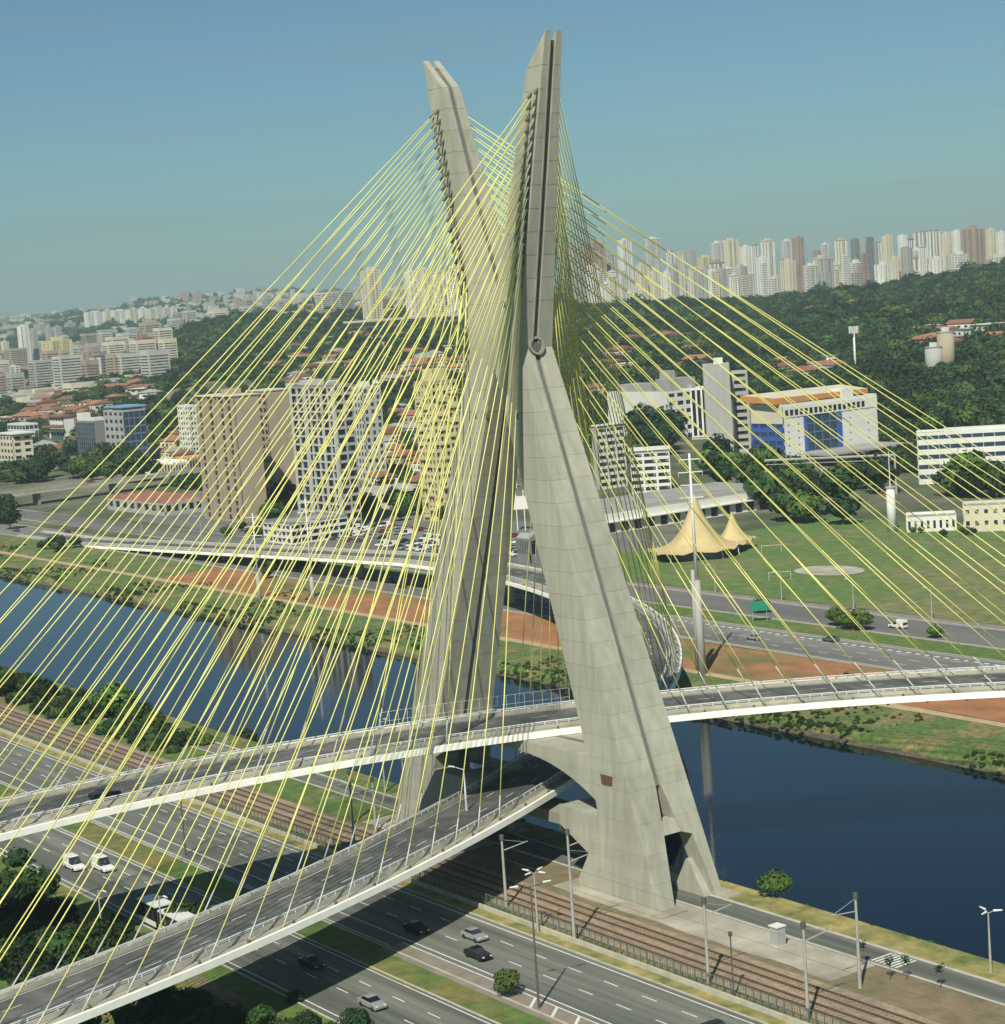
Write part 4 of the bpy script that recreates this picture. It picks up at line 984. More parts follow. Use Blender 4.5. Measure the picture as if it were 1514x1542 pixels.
# ------------------------------------------------------------------ mesh helpers
class MB:
    def __init__(s): s.v = []; s.f = []; s.m = []; s.mats = []
    def mi(s, name):
        if name not in s.mats: s.mats.append(name)
        return s.mats.index(name)
    def face(s, pts, mt):
        k = len(s.v); s.v += [tuple(p) for p in pts]; s.f.append(tuple(range(k, k + len(pts)))); s.m.append(s.mi(mt))
    def hexa(s, p, mt, top=None):   # p: 8 points, bottom 4 ccw then top 4
        k = len(s.v); s.v += [tuple(q) for q in p]; i = s.mi(mt); j = s.mi(top) if top else i
        for q, c in (((0, 3, 2, 1), i), ((4, 5, 6, 7), j), ((0, 1, 5, 4), i), ((1, 2, 6, 5), i), ((2, 3, 7, 6), i), ((3, 0, 4, 7), i)):
            s.f.append(tuple(k + a for a in q)); s.m.append(c)
    def box(s, x0, x1, y0, y1, z0, z1, mt, top=None):
        s.hexa([(x0, y0, z0), (x1, y0, z0), (x1, y1, z0), (x0, y1, z0), (x0, y0, z1), (x1, y0, z1), (x1, y1, z1), (x0, y1, z1)], mt, top)
    def tube(s, p0, p1, r0, r1, mt, n=6, cap=True):
        p0 = Vector(p0); p1 = Vector(p1); d = (p1 - p0).normalized()
        a = d.orthogonal().normalized(); c = d.cross(a); k = len(s.v); i = s.mi(mt)
        for p, r in ((p0, r0), (p1, r1)):
            for j in range(n):
                t = 2 * math.pi * j / n; s.v.append(tuple(p + (a * math.cos(t) + c * math.sin(t)) * r))
        for j in range(n):
            s.f.append((k + j, k + (j + 1) % n, k + n + (j + 1) % n, k + n + j)); s.m.append(i)
        if cap:
            s.f.append(tuple(k + n + j for j in range(n))); s.m.append(i); s.f.append(tuple(k + n - 1 - j for j in range(n))); s.m.append(i)
    def mesh(s, name, smooth=False):
        me = bpy.data.meshes.new(name); me.from_pydata(s.v, [], s.f)
        for x in s.mats: me.materials.append(MATS[x])
        me.polygons.foreach_set('material_index', s.m)
        if smooth: me.polygons.foreach_set('use_smooth', [True] * len(s.f))
        me.update(); return me
    def build(s, name, parent=None, smooth=False, **kw):
        return link(name, s.mesh(name, smooth), parent, **kw)
def link(name, me, parent=None, loc=None, rz=0, label=None, cat=None, group=None, kind=None):
    o = bpy.data.objects.new(name, me); COL.objects.link(o)
    if parent: o.parent = parent
    if loc: o.location = loc
    if rz: o.rotation_euler = (0, 0, rz)
    if label: o['label'] = label
    if cat: o['category'] = cat
    if group: o['group'] = group
    if kind: o['kind'] = kind
    return o
def thing(name, label, cat, loc=(0, 0, 0), rz=0, group=None): return link(name, None, None, loc, rz, label, cat, group)
def dup(root, loc, rz=0, label=None, group=None, scale=None):
    r = root.copy(); COL.objects.link(r); r.location = loc; r.rotation_euler = (0, 0, rz)
    if label: r['label'] = label
    if group: r['group'] = group
    if scale: r.scale = (scale,) * 3
    for ch in KIDS.get(root.name, []):
        c = ch.copy(); COL.objects.link(c); c.parent = r
        for g in KIDS.get(ch.name, []):
            d = g.copy(); COL.objects.link(d); d.parent = c
    return r
KIDS = {}
def kid(parent, mb, name, smooth=False, **kw):
    o = mb.build(name, parent, smooth, **kw); KIDS.setdefault(parent.name, []).append(o); return o
# ------------------------------------------------------------------ ground, water, haze
def lines(a, b, stops):
    out = [a]; x = a
    while x < b:
        st = next(s for lim, s in stops if x < lim); x = min(b, x + st); out.append(x)
    return out
XS = lines(-13500, 700, [(-6000, 260), (-3600, 110), (-1200, 42), (99999, 30)])
YS = sorted(set([-700, -400, -200, -100, -50, 0, 11.5, 16.5, 60, 103.5, 108, 120, 135, 150, 175, 200] + lines(230, 9500, [(1000, 35), (3300, 45), (5500, 110), (99999, 240)])))
mb = MB(); v = [(x, y, gz(x, y)) for y in YS for x in XS]; nx = len(XS)
f = [(j * nx + i, j * nx + i + 1, (j + 1) * nx + i + 1, (j + 1) * nx + i) for j in range(len(YS) - 1) for i in range(nx - 1)]
mb.v = v; mb.f = f; mb.m = [0] * len(f); mb.mats = ['ground']
mb.build('ground', smooth=True, kind='structure')
mb = MB(); mb.face([(-3500, 10, -4.6), (700, 10, -4.6), (700, 112, -4.6), (-3500, 112, -4.6)], 'water')
mb.build('river_water', kind='structure')
def strip(name, x0, x1, y0, y1, off, mt, step=20, wob=0, kind='structure', ny=None, **kw):
    mb = MB(); n = max(1, int((x1 - x0) / step)); ny = ny or max(1, int(abs(y1 - y0) / 3.0)); rr = random.Random(name + str(x0))
    xs = [x0 + (x1 - x0) * i / n for i in range(n + 1)]
    ys = sorted(set([y0 + (y1 - y0) * j / ny for j in range(ny + 1)] + [y for y in (11.5, 16.5, 103.5, 108, 150) if y0 < y < y1]))
    w0 = [rr.uniform(-wob, wob) for _ in xs]; w1 = [rr.uniform(-wob, wob) for _ in xs]
    Y_ = lambda i, j, y: y + (w0[i] if j == 0 else w1[i] if j == len(ys) - 1 else 0)
    mb.v = [(x, Y_(i, j, y), gz(x, Y_(i, j, y)) + off) for j, y in enumerate(ys) for i, x in enumerate(xs)]
    for j in range(len(ys) - 1):
        for i in range(n): a = j * (n + 1) + i; mb.f.append((a, a + 1, a + n + 2, a + n + 1))
    mb.m = [0] * len(mb.f); mb.mats = [mt]
    return mb.build(name, kind=kind, **kw)
XA, XB = -1100, 500
strip('near_bank', XA, XB, 7.5, 16.5, .03, 'grass_bank', 6, .8)
strip('dry_bank_grass', -60, 200, 5.2, 13, .06, 'grass_dry', 4, .6)
strip('bank_rocks', XA, XB, 13.6, 16.6, .10, 'rock_bank', 3, .5)
strip('bank_rocks', XA, XB, 103.4, 106.3, .10, 'rock_bank', 3, .5)
strip('far_bank', XA, XB, 105.5, 128, .04, 'grass_bank', 8, .8)
strip('far_bank_soil', -420, XB, 129, 153, .04, 'soil', 8, 1.0)
strip('far_bank_grass', XA, -420, 129, 154, .04, 'grass_bank', 8)
strip('far_bank_path', XA, XB, 126.6, 129.4, .07, 'path_dirt', 8, .3)
strip('railway_verge', XA, XB, -11, 7.5, .03, 'soil_brown', 10)
strip('riverside_grass', XA, -45, -10, 7.5, .05, 'grass', 8, .5)
strip('plaza', 14, 79, -9.5, -.6, .07, 'plaza', 4, .35)
strip('plaza', -46, -14, -9, -.6, .07, 'plaza', 4, .35)
strip('riverside_kerb', -200, 300, 4.6, 5.4, .12, 'kerb', 10)
strip('riverside_kerb', -200, 300, -.9, -.3, .12, 'kerb', 10)
strip('riverside_road', -330, 300, -.3, 4.6, .09, 'asphalt', 10)
strip('ballast_bed', XA, XB, -21.6, -11, .07, 'ballast', 10, .4)
strip('verge_strip', XA, XB, -26.6, -21.6, .05, 'grass_dry', 10)
strip('highway', XA, XB, -45, -26.9, .06, 'asphalt', 20)
strip('hard_shoulder', 20, XB, -46.5, -42.2, .09, 'tan_paving', 10)
strip('central_reservation', XA, XB, -52, -45, .07, 'grass', 8, .4)
strip('second_highway', XA, XB, -66.8, -51.4, .06, 'asphalt', 20)
strip('roadside_grass', XA, XB, -120, -66.8, .04, 'grass', 10)
strip('footpath', -420, 60, -74.4, -71.6, .09, 'soil_brown', 8, .3)
strip('footpath', -60, 40, -88.5, -86.5, .09, 'path_dirt', 8, .6)
strip('far_highway', XA, XB, 154, 176, .06, 'asphalt_far', 20)
strip('far_verge', -420, XB, 176, 188, .07, 'grass', 8, .3)
strip('far_service_road', XA, XB, 188, 209, .05, 'asphalt_far', 20)
strip('far_pavement', -340, XB, 209, 213, .12, 'tan_paving', 10)
strip('playing_field', -300, -20, 214, 366, .08, 'grass_field', 10, .8)
strip('car_park', -640, -300, 213, 300, .06, 'asphalt_far', 10)
strip('side_street', -560, -400, 190, 215, .08, 'asphalt_far', 10)
mb = MB(); cx, cy = -196, 262   # bare sandy patch in the field
for k in range(18):
    a0, a1 = k * math.pi / 9, (k + 1) * math.pi / 9
    mb.face([(cx, cy, .19), (cx + 13 * math.cos(a0), cy + 10 * math.sin(a0), .19), (cx + 13 * math.cos(a1), cy + 10 * math.sin(a1), .19)], 'plaza')
mb.build('sandy_patch', kind='structure')
# kerbs with real height
mb = MB()
for y in (-26.75, -45.2, -51.6, -66.9, 153.8, 176.2, 187.8, 209.1): mb.box(XA, XB, y - .15, y + .15, 0, .17, 'kerb')
mb.build('kerbs', kind='structure')
# painted markings
mb = MB()
def mark(x0, x1, y0, y1, z=.068): mb.face([(x0, y0, z), (x1, y0, z), (x1, y1, z), (x0, y1, z)], 'paint')
for y in (-27.9, -41.0): mark(XA, XB, y - .13, y + .13)
for y in (-31.4, -35.9): 
    for k in range(140): mark(-700 + k * 8.4, -700 + k * 8.4 + 3.2, y - .11, y + .11)
for y in (-52.4, -65.6): mark(XA, XB, y - .12, y + .12)
for y in (-56.0, -59.8):
    for k in range(120): mark(-600 + k * 9.0, -600 + k * 9 + 3.2, y - .11, y + .11)
for k in range(6, 13): mb.face([(24 + k * 5, -42.1, .098), (24.6 + k * 5, -42.1, .098), (27.2 + k * 5, -45.0, .098), (26.6 + k * 5, -45.0, .098)], 'paint')
mark(20, XB, -42.35, -42.1, .1); mark(20, XB, -45.2, -45.0, .1)
for y in (-44.4,): mark(XA, 20, y - .12, y + .12)
for y in (155.2, 174.8, 189, 208): mark(XA, XB, y - .15, y + .15)
for y in (160, 165, 170):
    for k in range(100): mark(-700 + k * 9.0, -700 + k * 9 + 3.4, y - .13, y + .13)
for y in (172.0,):
    for k in range(160): mark(-420 + k * 3.2, -420 + k * 3.2 + 1.6, y - .5, y + .5)
for k in range(7): mark(77.0 + k * .75, 77.4 + k * .75, .1, 4.3, .098)
mb.build('road_markings', kind='structure')
# haze: one closed box of thin air
mb = MB(); mb.box(-13800, 900, -900, 9800, -8, 330, 'water'); me = mb.mesh('haze'); me.materials.clear()
hm = bpy.data.materials.new('haze_air'); hm.use_nodes = True; hn = hm.node_tree; hn.nodes.clear()
pv = hn.nodes.new('ShaderNodeVolumePrincipled'); pv.inputs['Color'].default_value = (0.64, 0.85, 0.88, 1); pv.inputs['Density'].default_value = HAZE if 'HAZE' in globals() else 0.000066; pv.inputs['Anisotropy'].default_value = 0.0
ho = hn.nodes.new('ShaderNodeOutputMaterial'); hn.links.new(pv.outputs[0], ho.inputs['Volume'])
me.materials.append(hm); link('haze', me, kind='stuff')
# ------------------------------------------------------------------ the bridge
bridge = thing('cable_stayed_bridge', 'large concrete cable-stayed bridge with an X-shaped mast and two curved road decks over the river', 'bridge')
def outer(z): return 38.5 - .358 * z if z < 88 else 7 + (z - 88) * .214
def halfw(z): return 1.67 + (138 - z) * 5.03 / 138
def ipl(z, t):
    for (z0, v0), (z1, v1) in zip(t[:-1], t[1:]):
        if z <= z1: return v0 + (v1 - v0) * (z - z0) / (z1 - z0)
    return t[-1][1]
def gap(z, sy=-1):
    if sy < 0: return ipl(z, ((0, 3.4), (10.6, 1.6), (12.6, 1.3), (18, .52)))
    return ipl(z, ((0, 5.2), (10.5, 3.9), (10.61, 1.9), (12.6, 1.6), (18, .52)))
def inner(z):
    if z < 1.7: return 18.2
    if z < 6.3: return 18.2 + (z - 1.7) * .63
    if z < 9.9: return 21.1 - (z - 6.3) * 2.14
    if z < 13.05: return 13.4
    if z < 15.5: return 24.0 - (z - 13.05) * .24
    if z < 20.6: return 23.4 * max(0, (20.6 - z) / 5.1) ** .42
    if z < 22.4: return 0.0
    if z < 85: return (85 - z) * .348
    if z < 92: return 0.0
    if z < 132.8: return (z - 92) * .30
    return 12.24 + (z - 132.8) * 1.05
def mast_slab(mb, z0, z1, sx, sy, inset=0.0, mt='concrete', seg=None):
    if sy > 0 and z1 <= 13.06 and seg is None:       # the rear blade is pierced: outer strut and inner haunch
        mast_slab(mb, z0, z1, sx, sy, inset, mt, 'strut'); mast_slab(mb, z0, z1, sx, sy, inset, mt, 'haunch'); return
    xo0, xo1 = outer(z0) - inset, outer(z1 - 1e-4) - inset
    xi0, xi1 = inner(z0 + 1e-4) , inner(z1 - 1e-4)
    if seg == 'strut': xi0, xi1 = xo0 - 3.6, xo1 - 3.6
    if seg == 'haunch': xo0, xo1 = min(xo0 - 3.8, xi0 + 2.5), min(xo1 - 3.8, xi1 + 2.5)
    if xi0 > 0: xi0 += inset
    if xi1 > 0: xi1 += inset
    if xi1 > xo1 - .02: xi1 = xo1 - .02
    y0o, y1o = halfw(z0) - inset, halfw(z1) - inset; y0i, y1i = gap(z0, sy), gap(z1 - 1e-3, sy)
    a = lambda x, y, z: (sx * x, sy * y, z)
    p = [a(xi0, y0i, z0), a(xo0, y0i, z0), a(xo0, y0o, z0), a(xi0, y0o, z0), a(xi1, y1i, z1), a(xo1, y1i, z1), a(xo1, y1o, z1), a(xi1, y1o, z1)]
    if sx * sy < 0: p = [p[i] for i in (3, 2, 1, 0, 7, 6, 5, 4)]
    mb.hexa(p, mt)
LIFTS = [0, 1.7, 4.1, 6.3, 8.3, 9.9, 10.6, 13.05, 15.5, 16.8, 18, 18.9, 19.6, 20.1, 20.45, 20.6, 22.4] + [26.07 + 3.683 * k for k in range(17)] + [88, 92] + [95.71 + 3.71 * k for k in range(10)] + [132.8, 138]
LIFTS = sorted(set([round(z, 3) for z in LIFTS if abs(z - 85) > .3] + [85]))
JOINT = set(z for z in LIFTS if z in (4.1, 8.3, 13.05, 18, 22.4, 132.8) or 26 < z < 131 and z not in (85, 88, 92))
mast = link('mast', None, bridge, label='tall X-shaped mast of pale grey concrete cast in lifts, grooved down each face')
for nm, za, zb in (('leg', 0, 85), ('mast_arm', 85, 138)):
    for sx in (1, -1):
        for sy in (-1, 1):
            mb = MB()
            for z0, z1 in zip(LIFTS[:-1], LIFTS[1:]):
                if z0 < za or z1 > zb: continue
                a = z0 + (.05 if z0 in JOINT else 0); b = z1 - (.05 if z1 in JOINT else 0)
                mast_slab(mb, a, b, sx, sy)
                if z0 in JOINT: mast_slab(mb, z0 - (.05 if z0 > za else 0), a, sx, sy, .04)
            mb.build(nm, mast)
# recessed core between the plates (leaves the long groove on each face)
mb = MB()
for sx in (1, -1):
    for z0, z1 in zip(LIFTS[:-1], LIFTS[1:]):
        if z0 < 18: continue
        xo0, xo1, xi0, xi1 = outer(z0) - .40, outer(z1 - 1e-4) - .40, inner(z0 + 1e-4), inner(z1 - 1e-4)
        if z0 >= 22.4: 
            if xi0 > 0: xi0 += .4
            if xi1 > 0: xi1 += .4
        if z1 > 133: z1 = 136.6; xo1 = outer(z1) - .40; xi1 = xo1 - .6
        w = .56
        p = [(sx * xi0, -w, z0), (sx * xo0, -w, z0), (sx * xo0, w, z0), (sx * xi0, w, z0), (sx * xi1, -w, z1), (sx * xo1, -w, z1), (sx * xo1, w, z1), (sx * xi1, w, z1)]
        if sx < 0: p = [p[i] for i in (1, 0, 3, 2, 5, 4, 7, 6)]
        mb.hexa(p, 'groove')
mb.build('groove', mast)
for sx in (1, -1):
    mb = MB(); z0, z1 = 10.6, 12.6; x0, x1 = outer(10.6) - 3.3, outer(12.6) - .25
    mb.hexa([(sx * (x0), -3.3, z0), (sx * (outer(z0) - .2), -3.3, z0), (sx * (outer(z0) - .2), 3.3, z0), (sx * x0, 3.3, z0), (sx * x0, -3.3, z1), (sx * x1, -3.3, z1), (sx * x1, 3.3, z1), (sx * x0, 3.3, z1)], 'concrete')
    mb.build('tie_beam', mast)
    mb = MB(); p = [(sx * x, y, z) for z, xs in ((0, (30.0, 37.5)), (5.6, (33.4, 33.9))) for x, y in ((xs[0], 3.6), (xs[1], 3.6), (xs[1], 6.3), (xs[0], 6.3))]
    if sx < 0: p = [p[i] for i in (1, 0, 3, 2, 5, 4, 7, 6)]
    mb.hexa(p, 'concrete'); mb.build('foot_wedge', mast)
    # bearing shelf for the decks: solid between the plates under the brackets
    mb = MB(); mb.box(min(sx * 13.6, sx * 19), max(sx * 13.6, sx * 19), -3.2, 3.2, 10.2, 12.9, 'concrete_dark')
    mb.build('bracket_web', mast)
    for sy in (-1, 1):
        mb = MB(); mb.box(min(sx * 12.4, sx * 13.6), max(sx * 12.4, sx * 13.6), sy * 4.4 - 1.2, sy * 4.4 + 1.2, 8.5, 11.0, 'rust')
        mb.build('bearing_block', mast)
    # raised ribbed panel down the outer face
    mb = MB()
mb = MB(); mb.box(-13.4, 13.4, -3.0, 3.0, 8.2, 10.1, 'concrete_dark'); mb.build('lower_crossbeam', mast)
mb = MB()
def yf(z): return -halfw(z)
mb.hexa([(25.3, yf(18.4) - .08, 18.4), (27.8, yf(18.4) - .08, 18.4), (28.1, yf(18.4) + .1, 18.4), (25.0, yf(18.4) + .1, 18.4), (25.0, yf(20) - .08, 20), (28.1, yf(20) - .08, 20), (28.1, yf(20) + .1, 20), (25.0, yf(20) + .1, 20)], 'plaque')
mb.build('plaque', mast, label='small dark reddish plaque on the front of the near leg')
for sx in (1, -1):
    mb = MB()
    for z0, z1 in ((18, 88), (88, 137)):
        q = lambda z, dx, y: (sx * (outer(z) + dx), y, z)
        p = [q(z0, -.1, -.74), q(z0, .13, -.74), q(z0, .13, -.53), q(z0, -.1, -.53), q(z1, -.1, -.74), q(z1, .13, -.74), q(z1, .13, -.53), q(z1, -.1, -.53)]
        if sx < 0: p = [p[i] for i in (1, 0, 3, 2, 5, 4, 7, 6)]
        mb.hexa(p, 'deck_concrete')
    mb.build('groove_lip', mast)
# round light housing at the waist and a small cap beneath the notch
mb = MB()
for k in range(16):
    a0, a1 = k * math.pi / 8, (k + 1) * math.pi / 8
    for r0, r1, x0 in ((1.55, 1.15, .5),):
        q = lambda r, a, x: (7.35 + x + (math.sin(a) * r) * -.2, math.cos(a) * r, 88.4 + math.sin(a) * r)
        mb.hexa([q(r1, a0, -.6), q(r0, a0, -.6), q(r0, a1, -.6), q(r1, a1, -.6), q(r1, a0, .3), q(r0, a0, .3), q(r0, a1, .3), q(r1, a1, .3)], 'concrete_dark')
mb.tube((6.6, 0, 88.4), (7.2, 0, 88.5), 1.15, 1.15, 'anchor', 12)
mb.build('round_housing', mast)
# dark service openings in the front faces, and base plinths
mb = MB()
for x, z in ((2.6, 77), (6.0, 77), (-3.0, 77), (-6.2, 77), (3.6, 95.5)):
    mb.box(x - .35, x + .35, -halfw(z) - .05, -halfw(z) + .3, z - .5, z + .5, 'anchor')
mb.build('service_opening', mast, kind='stuff')
for sx in (1, -1):
    mb = MB()
    mb.box(min(sx * 16.5, sx * 41), max(sx * 16.5, sx * 41), -8.4, -2.9, -.3, .35, 'plaza')
    mb.box(min(sx * 16.5, sx * 41), max(sx * 16.5, sx * 41), 5.3, 8.4, -.3, .35, 'plaza')
    mb.build('plinth', mast)
# ---------------- deck paths
TH0 = R(29.5)
def path_upper(s):
    ph = s / 217.0; c, d = math.cos(ph), math.sin(ph)
    return (201.3 - 217 * c, -72 + 217 * d), (d, c), (c, -d)           # point, tangent, near-side normal
def path_lower(s):
    if s < 0: r, cx, cy = 420.0, -368.4, -211.6
    elif s <= 364: r, cx, cy = 345.0, -303.0, -174.7
    else:
        q = s - 364
        return (-303 - .9995 * q, 170.3 - .03 * q), (-.9995, -.03), (-.03, .9995)
    th = TH0 + s / r; c, d = math.cos(th), math.sin(th)
    return (cx + r * c, cy + r * d), (-d, c), (c, d)
def z_upper(s): return 23.6 - max(0, (s - 170)) * .012 - max(0, -s - 70) * .01
def z_lower(s):
    if s < 70: return 12.6
    if s < 364: return 12.6 - 3.6 * (s - 70) / 294
    return max(.05, 9.0 - (s - 364) * .034)
def deck(name, path, zf, s0, s1, tilt, label, pipe=True):
    d = link(name, None, bridge, label=label); n = int((s1 - s0) / 4); ss = [s0 + (s1 - s0) * i / n for i in range(n + 1)]
    def P(s, o, dz):
        (x, y), t, nn = path(s); return (x + nn[0] * o, y + nn[1] * o, zf(s) + tilt * o + dz)
    def prof(nm, pts, mt, closed=True, a=ss, **kw):
        mb = MB(); k = len(pts)
        for s in a: mb.v += [P(s, o, dz) for o, dz in pts]
        i = mb.mi(mt)
        for j in range(len(a) - 1):
            for q in range(k if closed else k - 1):
                A = j * k + q; B = j * k + (q + 1) % k
                mb.f.append((A, A + k, B + k, B)); mb.m.append(i)
        if closed: mb.f.append(tuple(range(k))); mb.m.append(i); mb.f.append(tuple((len(a) - 1) * k + q for q in range(k))[::-1]); mb.m.append(i)
        return mb.build(nm, d, **kw)
    prof('deck_slab', [(-8.6, -.05), (8.6, -.05), (8.6, -.5), (6.8, -1.1), (-6.8, -1.1), (-8.6, -.5)], 'deck_concrete')
    prof('carriageway', [(-5.9, 0), (5.9, 0), (5.9, -.04), (-5.9, -.04)], 'asphalt_deck')
    for sg in (1, -1):
        prof('edge_fascia', [(sg * 8.6, .18), (sg * 8.95, .12), (sg * 9.05, -.85), (sg * 8.6, -.9)], 'fascia')
        prof('barrier', [(sg * 5.95, .0), (sg * 6.1, .62), (sg * 6.32, .62), (sg * 6.5, .0)], 'deck_concrete')
        mb = MB(); sp = 1.0
        ns = int((s1 - s0) / 2.2)
        for i in range(ns):
            s = s0 + 2.2 * i; p = Vector(P(s, sg * 6.2, .6)); q = Vector(P(s, sg * 6.2, 1.1))
            mb.tube(p, q, .09, .09, 'white_rail', 4, False)
            for h, r in ((1.12, .10), (.86, .05)):
                mb.tube(P(s, sg * 6.2, h), P(min(s + 2.2, s1), sg * 6.2, h), r, r, 'white_rail', 4, False)
        mb.build('railing', d)
        mb = MB()
        for i in range(int((s1 - s0) / 9)):       # lighting boxes and pipe brackets on the outer strip
            s = s0 + 4 + 9 * i; a = Vector(P(s, sg * 8.0, 0))
            mb.tube(a + Vector((0, 0, -.1)), a + Vector((0, 0, .45)), .22, .2, 'anchor', 6)
        mb.build('strip_fitting', d, kind='stuff')
        mb = MB()
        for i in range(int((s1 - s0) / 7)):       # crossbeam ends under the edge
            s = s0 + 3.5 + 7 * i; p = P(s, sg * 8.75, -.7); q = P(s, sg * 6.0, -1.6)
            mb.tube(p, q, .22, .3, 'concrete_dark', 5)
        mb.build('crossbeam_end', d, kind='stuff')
    mb = MB()
    for o in (-5.45, 5.45):
        mb = MB()
        for j in range(n): mb.face([P(ss[j], o - .08, .012), P(ss[j], o + .08, .012), P(ss[j + 1], o + .08, .012), P(ss[j + 1], o - .08, .012)], 'paint')
        mb.build('edge_line', d)
    for o in (-1.85, 1.85):
        k = 0
        while s0 + k * 10 + 3 < s1:
            a = s0 + k * 10; mb = MB(); mb.face([P(a, o - .08, .012), P(a, o + .08, .012), P(a + 3, o + .08, .012), P(a + 3, o - .08, .012)], 'paint'); mb.build('lane_dash', d); k += 1
    return d, P
up, PU = deck('upper_deck', path_upper, z_upper, -125, 250, -.03, 'upper curved road deck with white edge and railings passing between the legs')
lo, PL = deck('lower_deck', path_lower, z_lower, -185, 690, .03, 'lower curved road deck sweeping across the foreground, under the upper deck and on to the far bank')
# safety screens around the upper deck beside the mast
mb = MB()
for s in [50 + 1.6 * i for i in range(22)]:
    for o in (-7.4,): mb.tube(PU(s, o, 0), PU(s, o, 3.2), .04, .04, 'white_rail', 4, False)
for h in (1.6, 3.2):
    for s in [50 + 1.6 * i for i in range(21)]: mb.tube(PU(s, -7.4, h), PU(s + 1.6, -7.4, h), .03, .03, 'white_rail', 4, False)
mb.build('mesh_screen', up)
# viaduct piers on the far side
for s in (150, 200, 250, 300, 350, 400, 450, 500):
    (x, y), t, nn = path_lower(s); z = z_lower(s); mb = MB(); g = gz(x, y)
    mb.tube((x, y, min(g, -4) - 2), (x, y, z - 2.2), 1.3, 1.3, 'concrete', 12)
    a = Vector((nn[0], nn[1], 0)); 
    mb.hexa([Vector((x, y, z - 2.6)) + a * o + Vector(t + (0,)) * w for o, w in ((-1.5, -1), (1.5, -1), (1.5, 1), (-1.5, 1))] + [Vector((x, y, z - 1.05)) + a * o + Vector(t + (0,)) * w for o, w in ((-6, -1), (6, -1), (6, 1), (-6, 1))], 'concrete')
    mb.build('pier', lo)
for s in (175, 215):
    (x, y), t, nn = path_upper(s); mb = MB(); mb.tube((x, y, gz(x, y) - 3), (x, y, z_upper(s) - 1.2), 1.5, 1.5, 'concrete', 12); mb.build('pier', up)
for s in (-150, -180):
    (x, y), t, nn = path_lower(s); mb = MB(); mb.tube((x, y, -1), (x, y, z_lower(s) - 1.2), 1.5, 1.5, 'concrete', 12); mb.build('pier', lo)
# ---------------- stay cables
def cable(top, bot, lab):
    top = Vector(top); bot = Vector(bot); d = (top - bot).normalized(); mb = MB()
    a = bot + d * 4.2
    L = (top - a).length; pts = [a + (top - a) * (i / 4) + Vector((0, 0, -L * .004 * 4 * (i / 4) * (1 - i / 4))) for i in range(5)]
    for i in range(4): mb.tube(pts[i], pts[i + 1], .09, .09, 'cable', 6, i in (0, 3))
    c = mb.build('stay_cable', bridge, True)
    mb = MB(); mb.tube(bot, a, .13, .105, 'cable_pipe', 6); mb.build('guard_pipe', c, True)
    mb = MB(); mb.tube(top - d * 1.2 - d * .0, top + d * .5, .2, .24, 'anchor', 6); mb.build('anchor_socket', c, True)
for k in range(18):
    zt = 99.2 + k * 1.76; w = halfw(zt)
    for sy in (-1, 1):
        for o, xo, dz in ((7.7, .75, 0), (-7.7, 2.35, -.5)):
            z = zt + dz
            sl = (-(19 + 7 * k) if sy < 0 else 21 + 7 * k)
            cable((outer(z) - xo, sy * (halfw(z) + .05), z), PL(sl, o, -.2), 'lower')
            su = 75.5 + sy * (19 + 7 * k)
            xo2 = .75 if o < 0 else 2.35
            cable((-(outer(z) - xo2), sy * (halfw(z) + .05), z), PU(su, o, -.2), 'upper')
